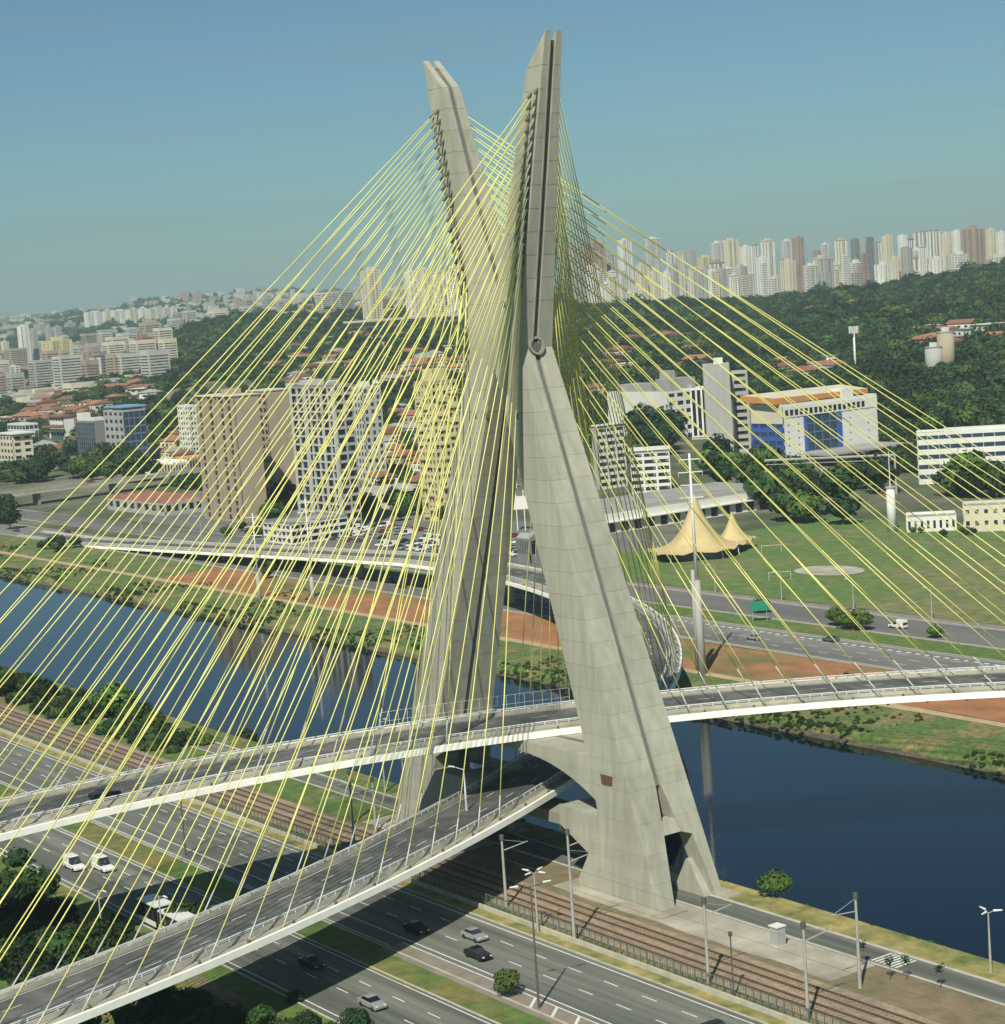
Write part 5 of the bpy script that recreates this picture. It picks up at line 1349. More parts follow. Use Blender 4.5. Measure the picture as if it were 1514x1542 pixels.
# ------------------------------------------------------------------ buildings
ORD = ['first', 'second', 'third', 'fourth', 'fifth', 'sixth', 'seventh', 'eighth', 'ninth', 'tenth', 'eleventh', 'twelfth', 'thirteenth', 'fourteenth', 'fifteenth', 'sixteenth', 'seventeenth', 'eighteenth', 'nineteenth', 'twentieth']
def ordinal(i):
    if i < 20: return ORD[i]
    t = {2: 'twenty', 3: 'thirty', 4: 'forty', 5: 'fifty', 6: 'sixty', 7: 'seventy', 8: 'eighty', 9: 'ninety'}[(i + 1) // 10]; r = (i + 1) % 10
    return t[:-1] + 'ieth' if r == 0 else t + '-' + ORD[r - 1]
class Bld:
    def __init__(s, name, row, label, cat='building', group=None):
        s.x, s.y, s.z, s.dx, s.dy, s.h, s.yaw = row[:7]; s.h = max(s.h, 4)
        s.t = thing(name, label, cat, (s.x, s.y, s.z), s.yaw, group); s.W = MB()
    def fb(s, mb, face, u0, u1, z0, z1, d0, d1, mt):
        if face == 'R': mb.box(d0, d1, u0, u1, z0, z1, mt)
        else: mb.box(-s.dx + u0, -s.dx + u1, -d1, -d0, z0, z1, mt)
    def core(s, wall, roof='roof_grey', ins=.35, parapet=.9):
        s.W.box(-s.dx + ins, -ins, ins, s.dy - ins, -5, s.h - .05, wall, roof)
        for a in ((-s.dx, 0, 0, .3), (-s.dx, 0, s.dy - .3, s.dy), (-s.dx, -s.dx + .3, .3, s.dy - .3), (-.3, 0, .3, s.dy - .3)):
            s.W.box(a[0], a[1], a[2], a[3], s.h - .3, s.h + parapet, wall)
    def wid(s, face): return s.dy if face == 'R' else s.dx
    def blank(s, face, wall, joints=0):
        w = s.wid(face); n = joints or 1
        for k in range(n):
            s.fb(s.W, face, w * k / n + (.06 if n > 1 else 0), w * (k + 1) / n - (.06 if n > 1 else 0), -5, s.h - .3, -.36, 0, wall)
    def grid(s, face, nf, nb, wall, glass='glass', pier=.3, span=.45, z0=0, z1=None, u0=0, u1=None, sep=False, proud=0, base=0.0):
        z1 = z1 or s.h - .3; u1 = u1 or s.wid(face); fh = (z1 - z0) / nf; bw = (u1 - u0) / nb
        for i in range(nf): s.fb(s.W, face, u0, u1, z0 + i * fh, z0 + i * fh + span * fh, -.36, proud, wall)
        s.fb(s.W, face, u0, u1, z1 - .25, z1, -.36, proud, wall)
        if pier > 0:
            for j in range(nb + 1):
                c = u0 + j * bw; a = max(u0, c - pier * bw / 2); b = min(u1, c + pier * bw / 2)
                for i in range(nf): s.fb(s.W, face, a, b, z0 + i * fh + span * fh, z0 + (i + 1) * fh, -.36, proud - .02, wall)
        if z0 > -4: s.fb(s.W, face, u0, u1, -5, z0, -.36, 0, wall)
        if sep and nf * nb <= 300:
            pm = MB(); hh = fh * (1 - span); ww = bw * (1 - pier)
            if face == 'R': pm.box(-.34, -.20, -ww / 2, ww / 2, 0, hh, glass)
            else: pm.box(-ww / 2, ww / 2, .20, .34, 0, hh, glass)
            me = pm.mesh('window')
            for i in range(nf):
                for j in range(nb):
                    c = u0 + (j + .5) * bw; z = z0 + i * fh + span * fh
                    link('window', me, s.t, (0, c, z) if face == 'R' else (-s.dx + c, 0, z))
        else:
            pm = MB()
            for i in range(nf): s.fb(pm, face, u0 + .02, u1 - .02, z0 + i * fh + span * fh, z0 + (i + 1) * fh, -.34, -.22, glass)
            pm.build('window', s.t, kind='stuff')
    def part(s, name, boxes, mt, top=None, **kw):
        mb = MB()
        for b in boxes: mb.box(*b, mt, top)
        return mb.build(name, s.t, **kw)
    def done(s, name='wall'): s.W.build(name, s.t); return s
D = {r[0]: r[1:] for r in MID}
def tank(b, mt, fx=.5, fy=.5, w=5, h=3.5):
    b.part('roof_tank', [(-b.dx * fx - w / 2, -b.dx * fx + w / 2, b.dy * fy - w / 2, b.dy * fy + w / 2, b.h - .05, b.h + h)], mt)
# tan twin block
b = Bld('apartment_block', D['tan_a'], 'tall tan apartment block with ribbed brown-windowed front and blank end wall, nearest the river road')
b.core('wall_brown'); b.blank('R', 'wall_tan'); b.grid('L', 17, 10, 'wall_brown', 'glass', .22, .34)
b.part('rib', [(-b.dx + u, -b.dx + u + 1.1, -1.5, -.0, -4, b.h + .4) for u in [b.dx * q for q in (0, .19, .29, .49, .59, .78, .97)]], 'wall_tan'); tank(b, 'wall_tan', .4, .5, 7, 4)
b.part('roof_rim', [(-b.dx - .4, .4, -1.6, b.dy + .4, b.h + .9, b.h + 1.5)], 'wall_cream'); b.done()
b = Bld('apartment_block', (D['tan_b'][0] + 4, D['tan_b'][1], D['tan_b'][2], 20, 13, D['tan_b'][5], 0), 'tan apartment block with plain blank gable, tucked just behind the ribbed tan block')
b.core('wall_tan'); b.blank('R', 'wall_tan', 2); b.grid('L', 16, 5, 'wall_brown', 'glass', .3, .45); b.part('roof_rim', [(-b.dx, .4, -.4, b.dy + .4, b.h + .9, b.h + 1.5)], 'wall_cream'); b.done()
b = Bld('apartment_block', D['white_small'], 'small pale apartment block with square dark windows, left of the ribbed tan block')
b.core('wall_white'); b.grid('R', 10, 3, 'wall_white', 'glass', .4, .5); b.grid('L', 10, 5, 'wall_white', 'glass', .45, .5); b.done()
b = Bld('office_tower', D['grid_tower'], 'tall white-framed tower of open grid balconies with dark recesses, right of the tan blocks')
b.h -= 3; b.dy = 9; b.core('wall_darkgrey'); b.grid('L', 17, 7, 'wall_pale', 'glass', .16, .22, sep=True, proud=.5); b.grid('R', 17, 2, 'wall_grey', 'glass', .2, .35)
b.part('pilaster', [(-b.dx + u, -b.dx + u + 1.3, -1.2, -.5, -4, b.h) for u in (0, 13, 27, b.dx - 1.3)], 'wall_pale'); tank(b, 'wall_pale', .7, .5, 8, 3); tank(b, 'wall_grey', .25, .5, 5, 2); b.done()
b = Bld('apartment_tower', D['square_windows'], 'white tower with rows of small square windows, right of the grid-fronted tower')
b.dy = 12; b.core('wall_pale'); b.grid('L', 13, 5, 'wall_pale', 'glass', .45, .42); b.grid('R', 13, 3, 'wall_pale', 'glass', .5, .42); tank(b, 'wall_white'); b.done()
b = Bld('apartment_tower', D['gold_tower'], 'golden tan tower with checkered balconies, just left of the far mast leg')
b.core('wall_tan'); b.grid('L', 18, 5, 'wall_yellow', 'glass', .42, .40, proud=.4); b.grid('R', 18, 5, 'wall_yellow', 'glass', .42, .45, proud=.4)

for i in range(18):
    b.part('balcony', [(-.2, 1.3, 2 + 6 * (i % 2), 6.5 + 6 * (i % 2), 3.2 * i + 1.6, 3.2 * i + 2.7)], 'wall_yellow'); b.part('balcony', [(-b.dx + 2 + 5 * (i % 2), -b.dx + 5.6 + 5 * (i % 2), -1.4, .2, 3.2 * i + 1.6, 3.2 * i + 2.7)], 'wall_yellow')
tank(b, 'wall_yellow', .5, .5, 8, 6); b.done()
b = Bld('office_building', D['grey_office'], 'beige office block with punched windows under a blue roof, far left bank')
b.core('wall_grey'); b.grid('L', 7, 4, 'wall_grey', 'glass', .45, .52, sep=True); b.grid('R', 7, 4, 'wall_blueglass', 'glass_blue', .12, .2)
b.part('roof_canopy', [(-b.dx + 4, .8, -1, b.dy + 1, b.h + 2.4, b.h + 3.4)], 'roof_blue'); b.part('plant_room', [(-b.dx + 8, -6, 3, b.dy - 3, b.h, b.h + 2.4)], 'wall_white'); b.done()
b = Bld('office_building', D['dark_glass'], 'low dark glass-fronted office attached left of the blue-roofed office')
b.dy = 16; b.core('wall_darkgrey'); b.grid('L', 8, 9, 'wall_darkgrey', 'glass_blue', .06, .06); b.blank('R', 'wall_darkgrey'); b.part('plant_room', [(-b.dx + 1, -b.dx + 8, 1, 8, b.h, b.h + 6), (-10, -1, 1, 9, b.h, b.h + 3)], 'wall_white'); b.done()
b = Bld('office_building', D['glass_low'], 'long low office with pale roof edge and green glass at the left edge')
b.core('wall_white'); b.grid('L', 3, 6, 'wall_white', 'glass_blue', .1, .3); b.grid('R', 3, 3, 'wall_white', 'glass_blue', .1, .3); b.done()
b = Bld('office_building', D['beige_low'], 'low beige office with upswept white roof at the left edge')
b.core('wall_cream'); b.grid('R', 4, 2, 'wall_cream', 'glass', .4, .5, sep=True); b.grid('L', 4, 5, 'wall_cream', 'glass', .4, .5); b.part('roof_wing', [(-b.dx - 2, 3, -1, b.dy + 2, b.h + 1.2, b.h + 2)], 'wall_white'); b.done()
b = Bld('low_building', D['red_roof'], 'low building with two stepped red roofs beside the dark glass office')
b.core('wall_white', 'roof_red'); b.grid('L', 3, 5, 'wall_white', 'glass', .2, .5); b.blank('R', 'wall_white'); b.part('roof', [(-b.dx - 1, 1, -1.5, b.dy, b.h - .2, b.h + 1.2), (-b.dx + 2, 3, -8, -2, b.h * .55, b.h * .55 + 1.4)], 'roof_red'); b.done()
# right bank group
b = Bld('office_building', D['striped'], 'white office slab with tall black vertical window stripes')
b.core('wall_white'); b.grid('R', 1, 7, 'wall_white', 'glass', .36, .03, z0=1.5, sep=True, proud=.6); b.blank('L', 'wall_white'); tank(b, 'roof_grey', .5, .3, 8, 3); b.done()
b = Bld('office_building', D['white_side'], 'low white office wing with ribbed wall stretching left of the striped slab')
b.dy = 40; b.core('wall_white', 'roof_grey'); b.blank('L', 'wall_white', 14); b.grid('R', 6, 6, 'wall_white', 'glass', .3, .5)
b.part('plant_room', [(-b.dx + 6, -20, 4, 20, b.h, b.h + 5), (-18, -4, 6, 26, b.h, b.h + 8), (-16, -6, 8, 12, b.h + 8, b.h + 13)], 'roof_grey'); b.part('roof_unit', [(-b.dx + 10 + 7 * i, -b.dx + 13 + 7 * i, 22, 26, b.h, b.h + 2.5) for i in range(6)], 'wall_white', kind='stuff'); b.done()
b = Bld('apartment_tower', D['concrete_blank'], 'tall windowless grey concrete slab tower with fine vertical joints')
b.core('wall_grey'); b.blank('R', 'wall_grey', 4); b.blank('L', 'wall_grey'); tank(b, 'wall_white', .5, .6, 5, 4); b.done()
b = Bld('apartment_tower', D['balcony_wing'], 'grey balcony wing with deep dark openings, right of the blank concrete tower')
b.core('wall_grey'); b.grid('R', 11, 1, 'wall_grey', 'glass', .3, .5, sep=True, proud=1.0); b.blank('L', 'wall_grey'); b.done()
b = Bld('office_building', D['blue_office'], 'large blue and white office with orange-brown sloping roof band and dark glass centre')
b.dx *= .8; b.dy *= 1.15; dx, dy, h = b.dx, b.dy, b.h
b.core('wall_white', 'roof_grey'); 
b.grid('L', 5, 4, 'wall_blue', 'glass_blue', .2, .5, z1=h - 9, sep=True)
b.fb(b.W, 'L', 0, dx, h - 9, h - .3, -.36, 0, 'wall_cream')
b.grid('R', 6, 2, 'wall_white', 'glass', .84, .75, z0=4, z1=h - 6, u0=0, u1=14)
b.grid('R', 5, 4, 'wall_blueglass', 'glass_blue', .06, .10, z0=2, z1=h - 6, u0=16, u1=38, sep=True, proud=-.1)
b.part('blue_fin', [(-.3, .7, 14.2, 16, 0, h - 6), (-.3, .7, 38, 40.5, 0, h - 6)], 'wall_blue')
b.grid('R', 6, 2, 'wall_white', 'glass', .9, .85, z0=2, z1=h - 6, u0=40.5, u1=dy)
b.fb(b.W, 'R', 0, dy, h - 6, h - .3, -.36, .3, 'wall_white')
b.part('terrace_window', [(.31, .5, 1.2 + 3.4 * i, 3.2 + 3.4 * i, h - 5, h - 2.2) for i in range(17)], 'glass', kind='stuff')
mb = MB(); mb.hexa([(-dx - 4, -3, h + 2.5), (-2, -3, h + .95), (-2, dy - 4, h + 1.6), (-dx - 4, dy + 2, h + 3.4), (-dx - 4, -3, h + 5.6), (-2, -3, h + 4.2), (-2, dy - 4, h + 3.9), (-dx - 4, dy + 2, h + 5.6)], 'roof_orange', 'wall_cream'); mb.build('roof', b.t, label='large cream roof with an orange-brown front edge')
b.part('canopy', [(2, 26, 6, dy - 2, 5.8, 6.8)], 'roof_grey'); b.part('terrace_wall', [(-.3, 12, -8, dy + 6, -3, 2.2)], 'wall_grey')
tank(b, 'wall_white', .2, .7, 8, 5.2); b.done()
b = Bld('office_building', D['right_white'], 'low white office with long ribbon windows at the right edge')
b.core('wall_white'); b.grid('R', 5, 9, 'wall_white', 'glass_blue', .04, .55, sep=True); b.blank('L', 'wall_white')
b.part('roof_box', [(-9, -2, 12, dy * .7, b.h, b.h + 2)], 'wall_white'); b.done()
for key, lab in (('floors_a', 'small office with white floor bands and dark windows behind the tent'), ('floors_b', 'banded grey and white office block right of the mast, left of the smaller one')):
    b = Bld('office_building', D[key], lab); nf = 6 if key == 'floors_a' else 9
    b.core('wall_grey'); b.grid('R', nf, 3, 'wall_white', 'glass', .16, .45, sep=True); b.blank('L', 'wall_grey'); b.part('roof_rim', [(-b.dx, .6, -.5, b.dy + .5, b.h + .9, b.h + 1.5)], 'wall_white'); b.done()
b = Bld('market_hall', D['arcade'], 'long low grey-roofed hall with a white arcade beyond the tent')
b.h = 8.5; b.dx = 40; b.core('wall_grey', 'roof_grey'); b.grid('R', 1, 14, 'wall_white', 'glass', .42, .12, z1=5, sep=True, proud=.4); b.fb(b.W, 'R', 0, b.dy, 5, 8.2, -.3, .5, 'wall_white')
b.part('awning', [(.5, 2.6, 0, b.dy, 4.9, 5.4)], 'wall_white'); b.part('roof', [(-b.dx, -1, 1 + 6.7 * i, 6.9 + 6.7 * i, b.h, b.h + 1.0) for i in range(14)], 'roof_grey'); b.done()
b = Bld('shed', D['shed_a'], 'low grey-roofed shed at the top edge of the field beside the white pylon'); b.core('wall_white', 'roof_grey'); b.grid('R', 1, 8, 'wall_white', 'glass', .6, .3); b.blank('L', 'wall_white'); b.done()
b = Bld('shed', D['shed_b'], 'cream shed with small openings at the right end of the field'); b.core('wall_cream', 'roof_grey'); b.grid('R', 2, 5, 'wall_cream', 'glass', .6, .6); b.blank('L', 'wall_cream'); b.done()
for key, lab, mt in (('silo_a', 'short pale metal silo tower among the trees', 'wall_grey'), ('silo_b', 'taller beige silo tower with white tank on top', 'wall_tan')):
    r = D[key]; t = thing('silo', lab, 'silo', (r[0] - 5, r[1] + 5, r[2]))
    mb = MB(); mb.tube((0, 0, -6), (0, 0, r[5]), 6.5, 6.5, mt, 18); mb.build('barrel', t, True); mb = MB(); mb.tube((0, 0, r[5]), (0, 0, r[5] + 1), 6.8, 6.8, 'roof_grey', 18); mb.box(-2, 2, -2, 2, r[5] + 1, r[5] + 4, 'wall_white'); mb.build('cap', t)
b = Bld('parking_structure', D['parking'], 'low open-sided parking structure with dark decks beside the far highway')
b.core('wall_darkgrey'); b.grid('L', 3, 6, 'wall_white', 'glass', .08, .35, proud=.6, sep=True); b.grid('R', 3, 6, 'wall_white', 'glass', .08, .35, proud=.6, sep=True); b.done()
for key, lab, rm, wm in (('warehouse_red', 'long warehouse with faded red roof left of the tan blocks', 'roof_red', 'wall_grey'), ('warehouse_white', 'white-roofed warehouse above the red-roofed one', 'wall_white', 'wall_cream'), ('warehouse_orange', 'small bright orange-roofed warehouse', 'roof_orange', 'wall_brown'), ('apron_low', 'low grey-roofed depot between the grid tower and the golden tower', 'roof_grey', 'wall_white'), ('lot_sheds', 'grey shed roofs by the car park seen through the mast legs', 'roof_grey', 'wall_darkgrey')):
    b = Bld('warehouse', D[key], lab); b.h = min(b.h, 6 if key == 'warehouse_red' else 9); b.core(wm, rm, parapet=.3); b.grid('R', 1, 6, wm, 'glass', .4, .4); b.grid('L', 1, 8, wm, 'glass', .4, .4)
    n = 5; mb = MB()
    for i in range(n):
        y0, y1 = b.dy * i / n, b.dy * (i + 1) / n; ym = (y0 + y1) / 2; z0, z1 = b.h + .2, b.h + 2.0
        mb.face([(-b.dx, y0, z0), (0, y0, z0), (0, ym, z1), (-b.dx, ym, z1)], rm); mb.face([(-b.dx, ym, z1), (0, ym, z1), (0, y1, z0), (-b.dx, y1, z0)], rm); mb.face([(0, y0, z0), (0, y1, z0), (0, ym, z1)], wm)
    mb.build('roof', b.t); b.done()
b = Bld('exhibition_hall', D['slab_hall'], 'wide flat-roofed white hall on the hillside below the slim towers')
b.h = 12; b.core('wall_white', 'wall_white'); b.grid('R', 2, 16, 'wall_white', 'glass_city', .3, .5); b.grid('L', 2, 8, 'wall_white', 'glass_city', .3, .5); b.part('roof', [(-b.dx - 4, 6, -6, b.dy + 6, b.h + 2, b.h + 4.5)], 'wall_cream'); b.done()
WM = ['wall_white', 'wall_cream', 'wall_white', 'wall_grey', 'wall_brown', 'wall_yellow', 'wall_darkgrey', 'wall_brick']
CN = {'wall_white': 'white', 'wall_cream': 'cream', 'wall_grey': 'grey', 'wall_brown': 'pinkish brown', 'wall_yellow': 'pale yellow', 'wall_darkgrey': 'dark grey', 'wall_brick': 'brick red', 'wall_tan': 'tan'}
def tower(row, mt, label, rnd, group=None, name='apartment_tower', cat='building'):
    b = Bld(name, row, label, cat, group); b.h = max(b.h, 9); nf = max(2, int(b.h / 3.4)); b.core(mt, 'roof_grey', .5)
    k = rnd.random(); alt = 'wall_white' if mt != 'wall_white' else 'wall_grey'
    if b.h < 30:
        b.grid('R', nf, max(2, int(b.dy / 5)), mt, 'glass_city', .35, .5); b.grid('L', nf, max(2, int(b.dx / 5)), mt, 'glass_city', .35, .5)
    else:
        for fc in 'RL':
            w = b.wid(fc); nb = max(3, int(w / 4.5)); b.grid(fc, nf, nb, mt, 'glass_city', .38 if k < .6 else .2, .45 if k < .6 else .55)
            if w > 8:
                pr = [(a * w, (a + .13) * w) for a in (0, .44, .87)] if k < .5 else [(a * w, (a + .2) * w) for a in (.1, .7)]
                mb = MB()
                for a, c in pr: b.fb(mb, fc, a, c, -3, b.h + (1 if k < .5 else -2), 0, .9, mt if k < .7 else alt)
                mb.build('pier', b.t)
    s = min(b.dx, b.dy); b.part('roof_block', [(-b.dx * .7, -b.dx * .3, b.dy * .3, b.dy * .7, b.h - .1, b.h + min(7, s * .3))], mt)
    if rnd.random() < .45:
        mb = MB(); q = b.h + min(7, s * .3); mb.tube((-b.dx * .5, b.dy * .5, q - .1), (-b.dx * .5, b.dy * .5, q + rnd.uniform(4, 11)), .5, .2, 'wall_pale', 4); mb.build('antenna', b.t)
    if rnd.random() < .5: b.part('plant_room', [(-b.dx * .95, -b.dx * .75, b.dy * .1, b.dy * .4, b.h - .1, b.h + 2.6)], 'roof_grey')
    b.done(); return b
rs = random.Random(21)
srt = sorted(range(len(SKY)), key=lambda i: math.atan2(SKY[i][1] - CAM[1], SKY[i][0] - CAM[0]), reverse=True)
for rank, i in enumerate(srt):
    mt = WM[SKY[i][7]]; hgt = 'tall' if SKY[i][5] > 85 else 'mid-height'
    tower(SKY[i], mt, f'{hgt} {CN[mt]} high-rise on the ridge skyline, {ordinal(rank)} from the left', rs, 'high-rises on the ridge skyline')
srt = sorted(range(len(LOWSKY)), key=lambda i: math.atan2(LOWSKY[i][1] - CAM[1], LOWSKY[i][0] - CAM[0]), reverse=True)
for rank, i in enumerate(srt):
    mt = WM[LOWSKY[i][7]]
    tower(LOWSKY[i], mt, f'small {CN[mt]} apartment block below the ridge high-rises, {ordinal(rank)} from the left', rs, 'small apartment blocks along the foot of the ridge skyline', name='apartment_block')
for i, k in enumerate(('tall_left', 'tall_1', 'tall_2', 'tall_3', 'tall_4')):
    tower(D[k], 'wall_cream' if i != 1 else 'wall_white', 'solitary cream hilltop tower left of the group of four' if i == 0 else f'slim hilltop tower above the white hall, {ORD[i-1]} from the left of the group of four', rs, 'slim towers on the hilltop')
srt = sorted(range(len(LEFTCITY)), key=lambda i: math.atan2(LEFTCITY[i][1] - CAM[1], LEFTCITY[i][0] - CAM[0]), reverse=True)
for rank, i in enumerate(srt):
    r = list(LEFTCITY[i]); r[3] = min(r[3], 60); r[4] = min(r[4], 60); mt = WM[r[7]]
    tower(r, mt, f'{"tall" if r[5] > 45 else "low"} {CN[mt]} building in the hazy left-hand city, {ordinal(rank)} from the left', rs, 'buildings of the hazy left-hand city', 'city_building')
for i, r in enumerate(SLABS):
    r = list(r); r[3] = min(r[3], 60)
    tower(r, 'wall_white' if i % 2 == 0 else 'wall_cream', f'long pale housing slab on the distant left ridge, {ORD[i]} from the left', rs, 'long pale slabs on the distant left ridge', 'housing_slab')
# ------------------------------------------------------------------ hillside houses
def house_mesh(i, rnd):
    mb = MB(); w = ['wall_white', 'wall_cream', 'wall_tan', 'wall_white'][i % 4]; hip = i % 2
    rf = ['roof_tile', 'roof_tile', 'roof_tile', 'roof_grey', 'roof_tile', 'wall_white', 'roof_tile', 'roof_dark'][i]
    mb.box(-.5, .5, -.5, .5, -1, 1, w); e = .56
    if rf in ('wall_white', 'roof_dark'): mb.box(-e, e, -e, e, 1, 1.08, rf)
    else:
        q = .25 if hip else .56
        A, B, C, E, F, G = (-e, -e, 1), (e, -e, 1), (e, e, 1), (-e, e, 1), (-q, 0, 1.55), (q, 0, 1.55)
        mb.face([A, B, G, F], rf); mb.face([C, E, F, G], rf); mb.face([E, A, F], rf); mb.face([B, C, G], rf); mb.face([A, E, C, B], rf)
    for x in (-.3, 0, .3): mb.box(x - .07, x + .07, -.505, -.49, .3, .65, 'glass')
    for y in (-.3, 0, .3): mb.box(.49, .505, y - .07, y + .07, .3, .65, 'glass')
    return mb.mesh('house')
HM = [house_mesh(i, rs) for i in range(8)]
HL = ['white house with tiled roof', 'cream house with hipped tiled roof', 'tan house with tiled roof', 'white house with grey hipped roof', 'white house with tiled roof', 'cream flat-roofed house', 'tan house with tiled roof', 'white house with dark flat roof']
HRK = {}
for i, q in enumerate(HOUSES): HRK.setdefault(HL[q[6]], []).append((-math.atan2(q[1] - CAM[1], q[0] - CAM[0]), i))
HRK = {i: r for k in HRK for r, (_, i) in enumerate(sorted(HRK[k]))}
for hi, (x, y, z, w, d, h, k) in enumerate(HOUSES):
    o = link('house', HM[k], None, (x, y, gz(x, y) - .4), rs.uniform(-.5, .5), f'small {HL[k]} in the suburbs, {ordinal(HRK[hi])} from left', 'house', 'small houses in the wooded suburbs')
    o.scale = (w, d, h * .8)
# ------------------------------------------------------------------ far suburbs that read as one mass
mb = MB(); rf = random.Random(4)
for i in range(7000):
    a = rf.uniform(-.33, .06) if i % 3 else rf.uniform(-.33, .30); d = rf.uniform(4200, 9600) if i % 4 else rf.uniform(3300, 4600)
    if a > 0 and d < 4600: continue
    if a < -.16 and i % 2: d = rf.uniform(2150, 4200)
    x = CAM[0] + d * FW[0] + a * d * LT[0]; y = CAM[1] + d * FW[1] + a * d * LT[1]; z = ground(x, y); s = rf.uniform(9, 26); h = rf.uniform(5, 12) if rf.random() < .93 else rf.uniform(18, 45)
    if rf.random() < .35 and d < 7000: continue
    mb.box(x - s / 2, x + s / 2, y - s * .6, y + s * .6, z - 3, z + h, rf.choice(['wall_pale', 'wall_cream', 'wall_grey', 'wall_brown', 'wall_tan', 'wall_pale', 'wall_grey']), rf.choice(['roof_tile', 'roof_grey', 'roof_grey', 'wall_pale']))
    if d < 5200:
        for q in range(1, int(h / 3.2)):
            zz = z + q * 3.2 - 1.6; mb.box(x + s / 2 - .1, x + s / 2 + .12, y - s * .52, y + s * .52, zz, zz + 1.3, 'glass_city'); mb.box(x - s * .43, x + s * .43, y - s * .6 - .12, y - s * .6 + .1, zz, zz + 1.3, 'glass_city')
mb.build('distant_suburbs', kind='stuff')
# ------------------------------------------------------------------ trees
def crown(seed, n, rad, sz, mt, flat=.8, core=True, lobes=6):
    r = random.Random(seed); mb = MB(); i = mb.mi(mt)
    L = [(Vector((0, 0, .15)), .72)] + [(Vector((math.cos(a) * .48, math.sin(a) * .48, r.uniform(-.25, .35))), r.uniform(.38, .56)) for a in [2 * math.pi * (k + r.random() * .6) / lobes for k in range(lobes)]]
    if core:
        bm = bmesh.new(); bmesh.ops.create_icosphere(bm, subdivisions=2, radius=.62)
        for v in bm.verts: v.co *= 1 + r.uniform(-.22, .16)
        k0 = len(mb.v)
        for v in bm.verts: mb.v.append((v.co.x * rad, v.co.y * rad, v.co.z * rad * flat))
        for f in bm.faces: mb.f.append(tuple(k0 + v.index for v in f.verts)); mb.m.append(i)
        bm.free()
    for _ in range(n):
        c, q = r.choice(L); d = Vector((r.gauss(0, 1), r.gauss(0, 1), r.gauss(.25, 1))).normalized()
        p = (c + d * q * r.uniform(.8, 1.12)) * rad; p.z *= flat
        u = d.orthogonal().normalized(); w = d.cross(u); a = r.uniform(0, 6.28); u, w = u * math.cos(a) + w * math.sin(a), w * math.cos(a) - u * math.sin(a)
        u = (u + d * r.uniform(-.6, .6)).normalized(); s = sz * r.uniform(.6, 1.3); k = len(mb.v)
        mb.v += [tuple(p - u * s), tuple(p + w * s * .6), tuple(p + u * s), tuple(p - w * s * .6 + d * s * .2)]
        mb.f.append((k, k + 1, k + 2, k + 3)); mb.m.append(i)
    return mb
def tree_proto(seed, n, rad, sz, mt, flat, trunk_h, name='tree'):
    c = crown(seed, n, rad, sz, mt, flat); c.v = [(x, y, z + trunk_h + rad * flat * .62) for x, y, z in c.v]
    t = MB(); r = random.Random(seed); t.tube((0, 0, -.6), (0, 0, trunk_h * .8), rad * .06, rad * .045, 'bark', 7)
    for a in (0, 2.1, 4.2): t.tube((0, 0, trunk_h * .7), (math.cos(a) * rad * .4, math.sin(a) * rad * .4, trunk_h + rad * .4), rad * .035, rad * .015, 'bark', 5)
    return c.mesh('crown'), t.mesh('trunk')
BIG = [tree_proto(100 + i, 1500, 1, .10, ['leaf', 'leaf_light', 'leaf_dark'][i % 3], .78, .42) for i in range(6)]
MIDT = [tree_proto(200 + i, 420, 1, .17, ['leaf', 'leaf_dark', 'leaf_light', 'leaf'][i % 4], .85, .35) for i in range(4)]
TLAB = {'lone': ('single round bright green tree growing on the near river bank', None), 'median': ('bushy green shrub-like tree on the grass median between the highways', None),
 'f': ('small round tree on the grass strip between the far roads', 'small round trees between the far roads'), 'b': ('green tree on the near bank beside the railway at the left edge', 'trees on the near bank at the left'),
 'd': ('small dark tree on the near bank behind the upper deck', None), 'w': ('dense dark green tree in the wood below the lower deck, bottom left', 'trees of the wood below the lower deck'),
 'n': ('broad green tree in the belt behind the far highway at left', 'trees in the belt behind the far highway'), 'c': ('dark leafy tree between the offices and the field on the far bank', 'trees between the far-bank offices and the field'),
 'dk': ('large dark tree in front of the low white office wing', 'large dark trees before the white office wing'), 'p': ('green tree at the foot of the tan and grid-fronted towers', 'trees at the foot of the far-bank towers'),
 's': ('low shrub on the grass of the far bank', 'low shrubs on the far bank'), 'h': ('leafy tree among the hillside houses at left', 'trees among the hillside houses')}
TRK = {}
for i, q in enumerate(TREES): TRK.setdefault(q[4], []).append((-math.atan2(q[1] - CAM[1], q[0] - CAM[0]), i))
TRK = {i: r for k in TRK for r, (_, i) in enumerate(sorted(TRK[k]))}
rt = random.Random(9)
for ti, (x, y, z, s, k) in enumerate(TREES):
    big = k in ('lone', 'median', 'w', 'b', 'f', 'd'); P_ = rt.choice(BIG if big else MIDT)
    if k in ('lone', 'f'): P_ = BIG[1]
    if k in ('dk', 'd'): P_ = MIDT[1]
    if k == 'w': P_ = BIG[rt.choice((0, 2, 3, 5))]
    lab, grp = TLAB[k]
    if grp: lab = f'{ordinal(TRK[ti])} from the left among the {grp}'
    if k == 'median': P_ = BIG[4]
    sc = s * .5 * rt.uniform(.85, 1.15)
    t = thing('shrub' if k in ('s', 'median') else 'tree', lab, 'shrub' if k in ('s', 'median') else 'tree', (x, y, gz(x, y)), rt.uniform(0, 6.28), grp); t.scale = (sc, sc, sc * rt.uniform(.9, 1.2))
    link('crown', P_[0], t); link('trunk', P_[1], t)
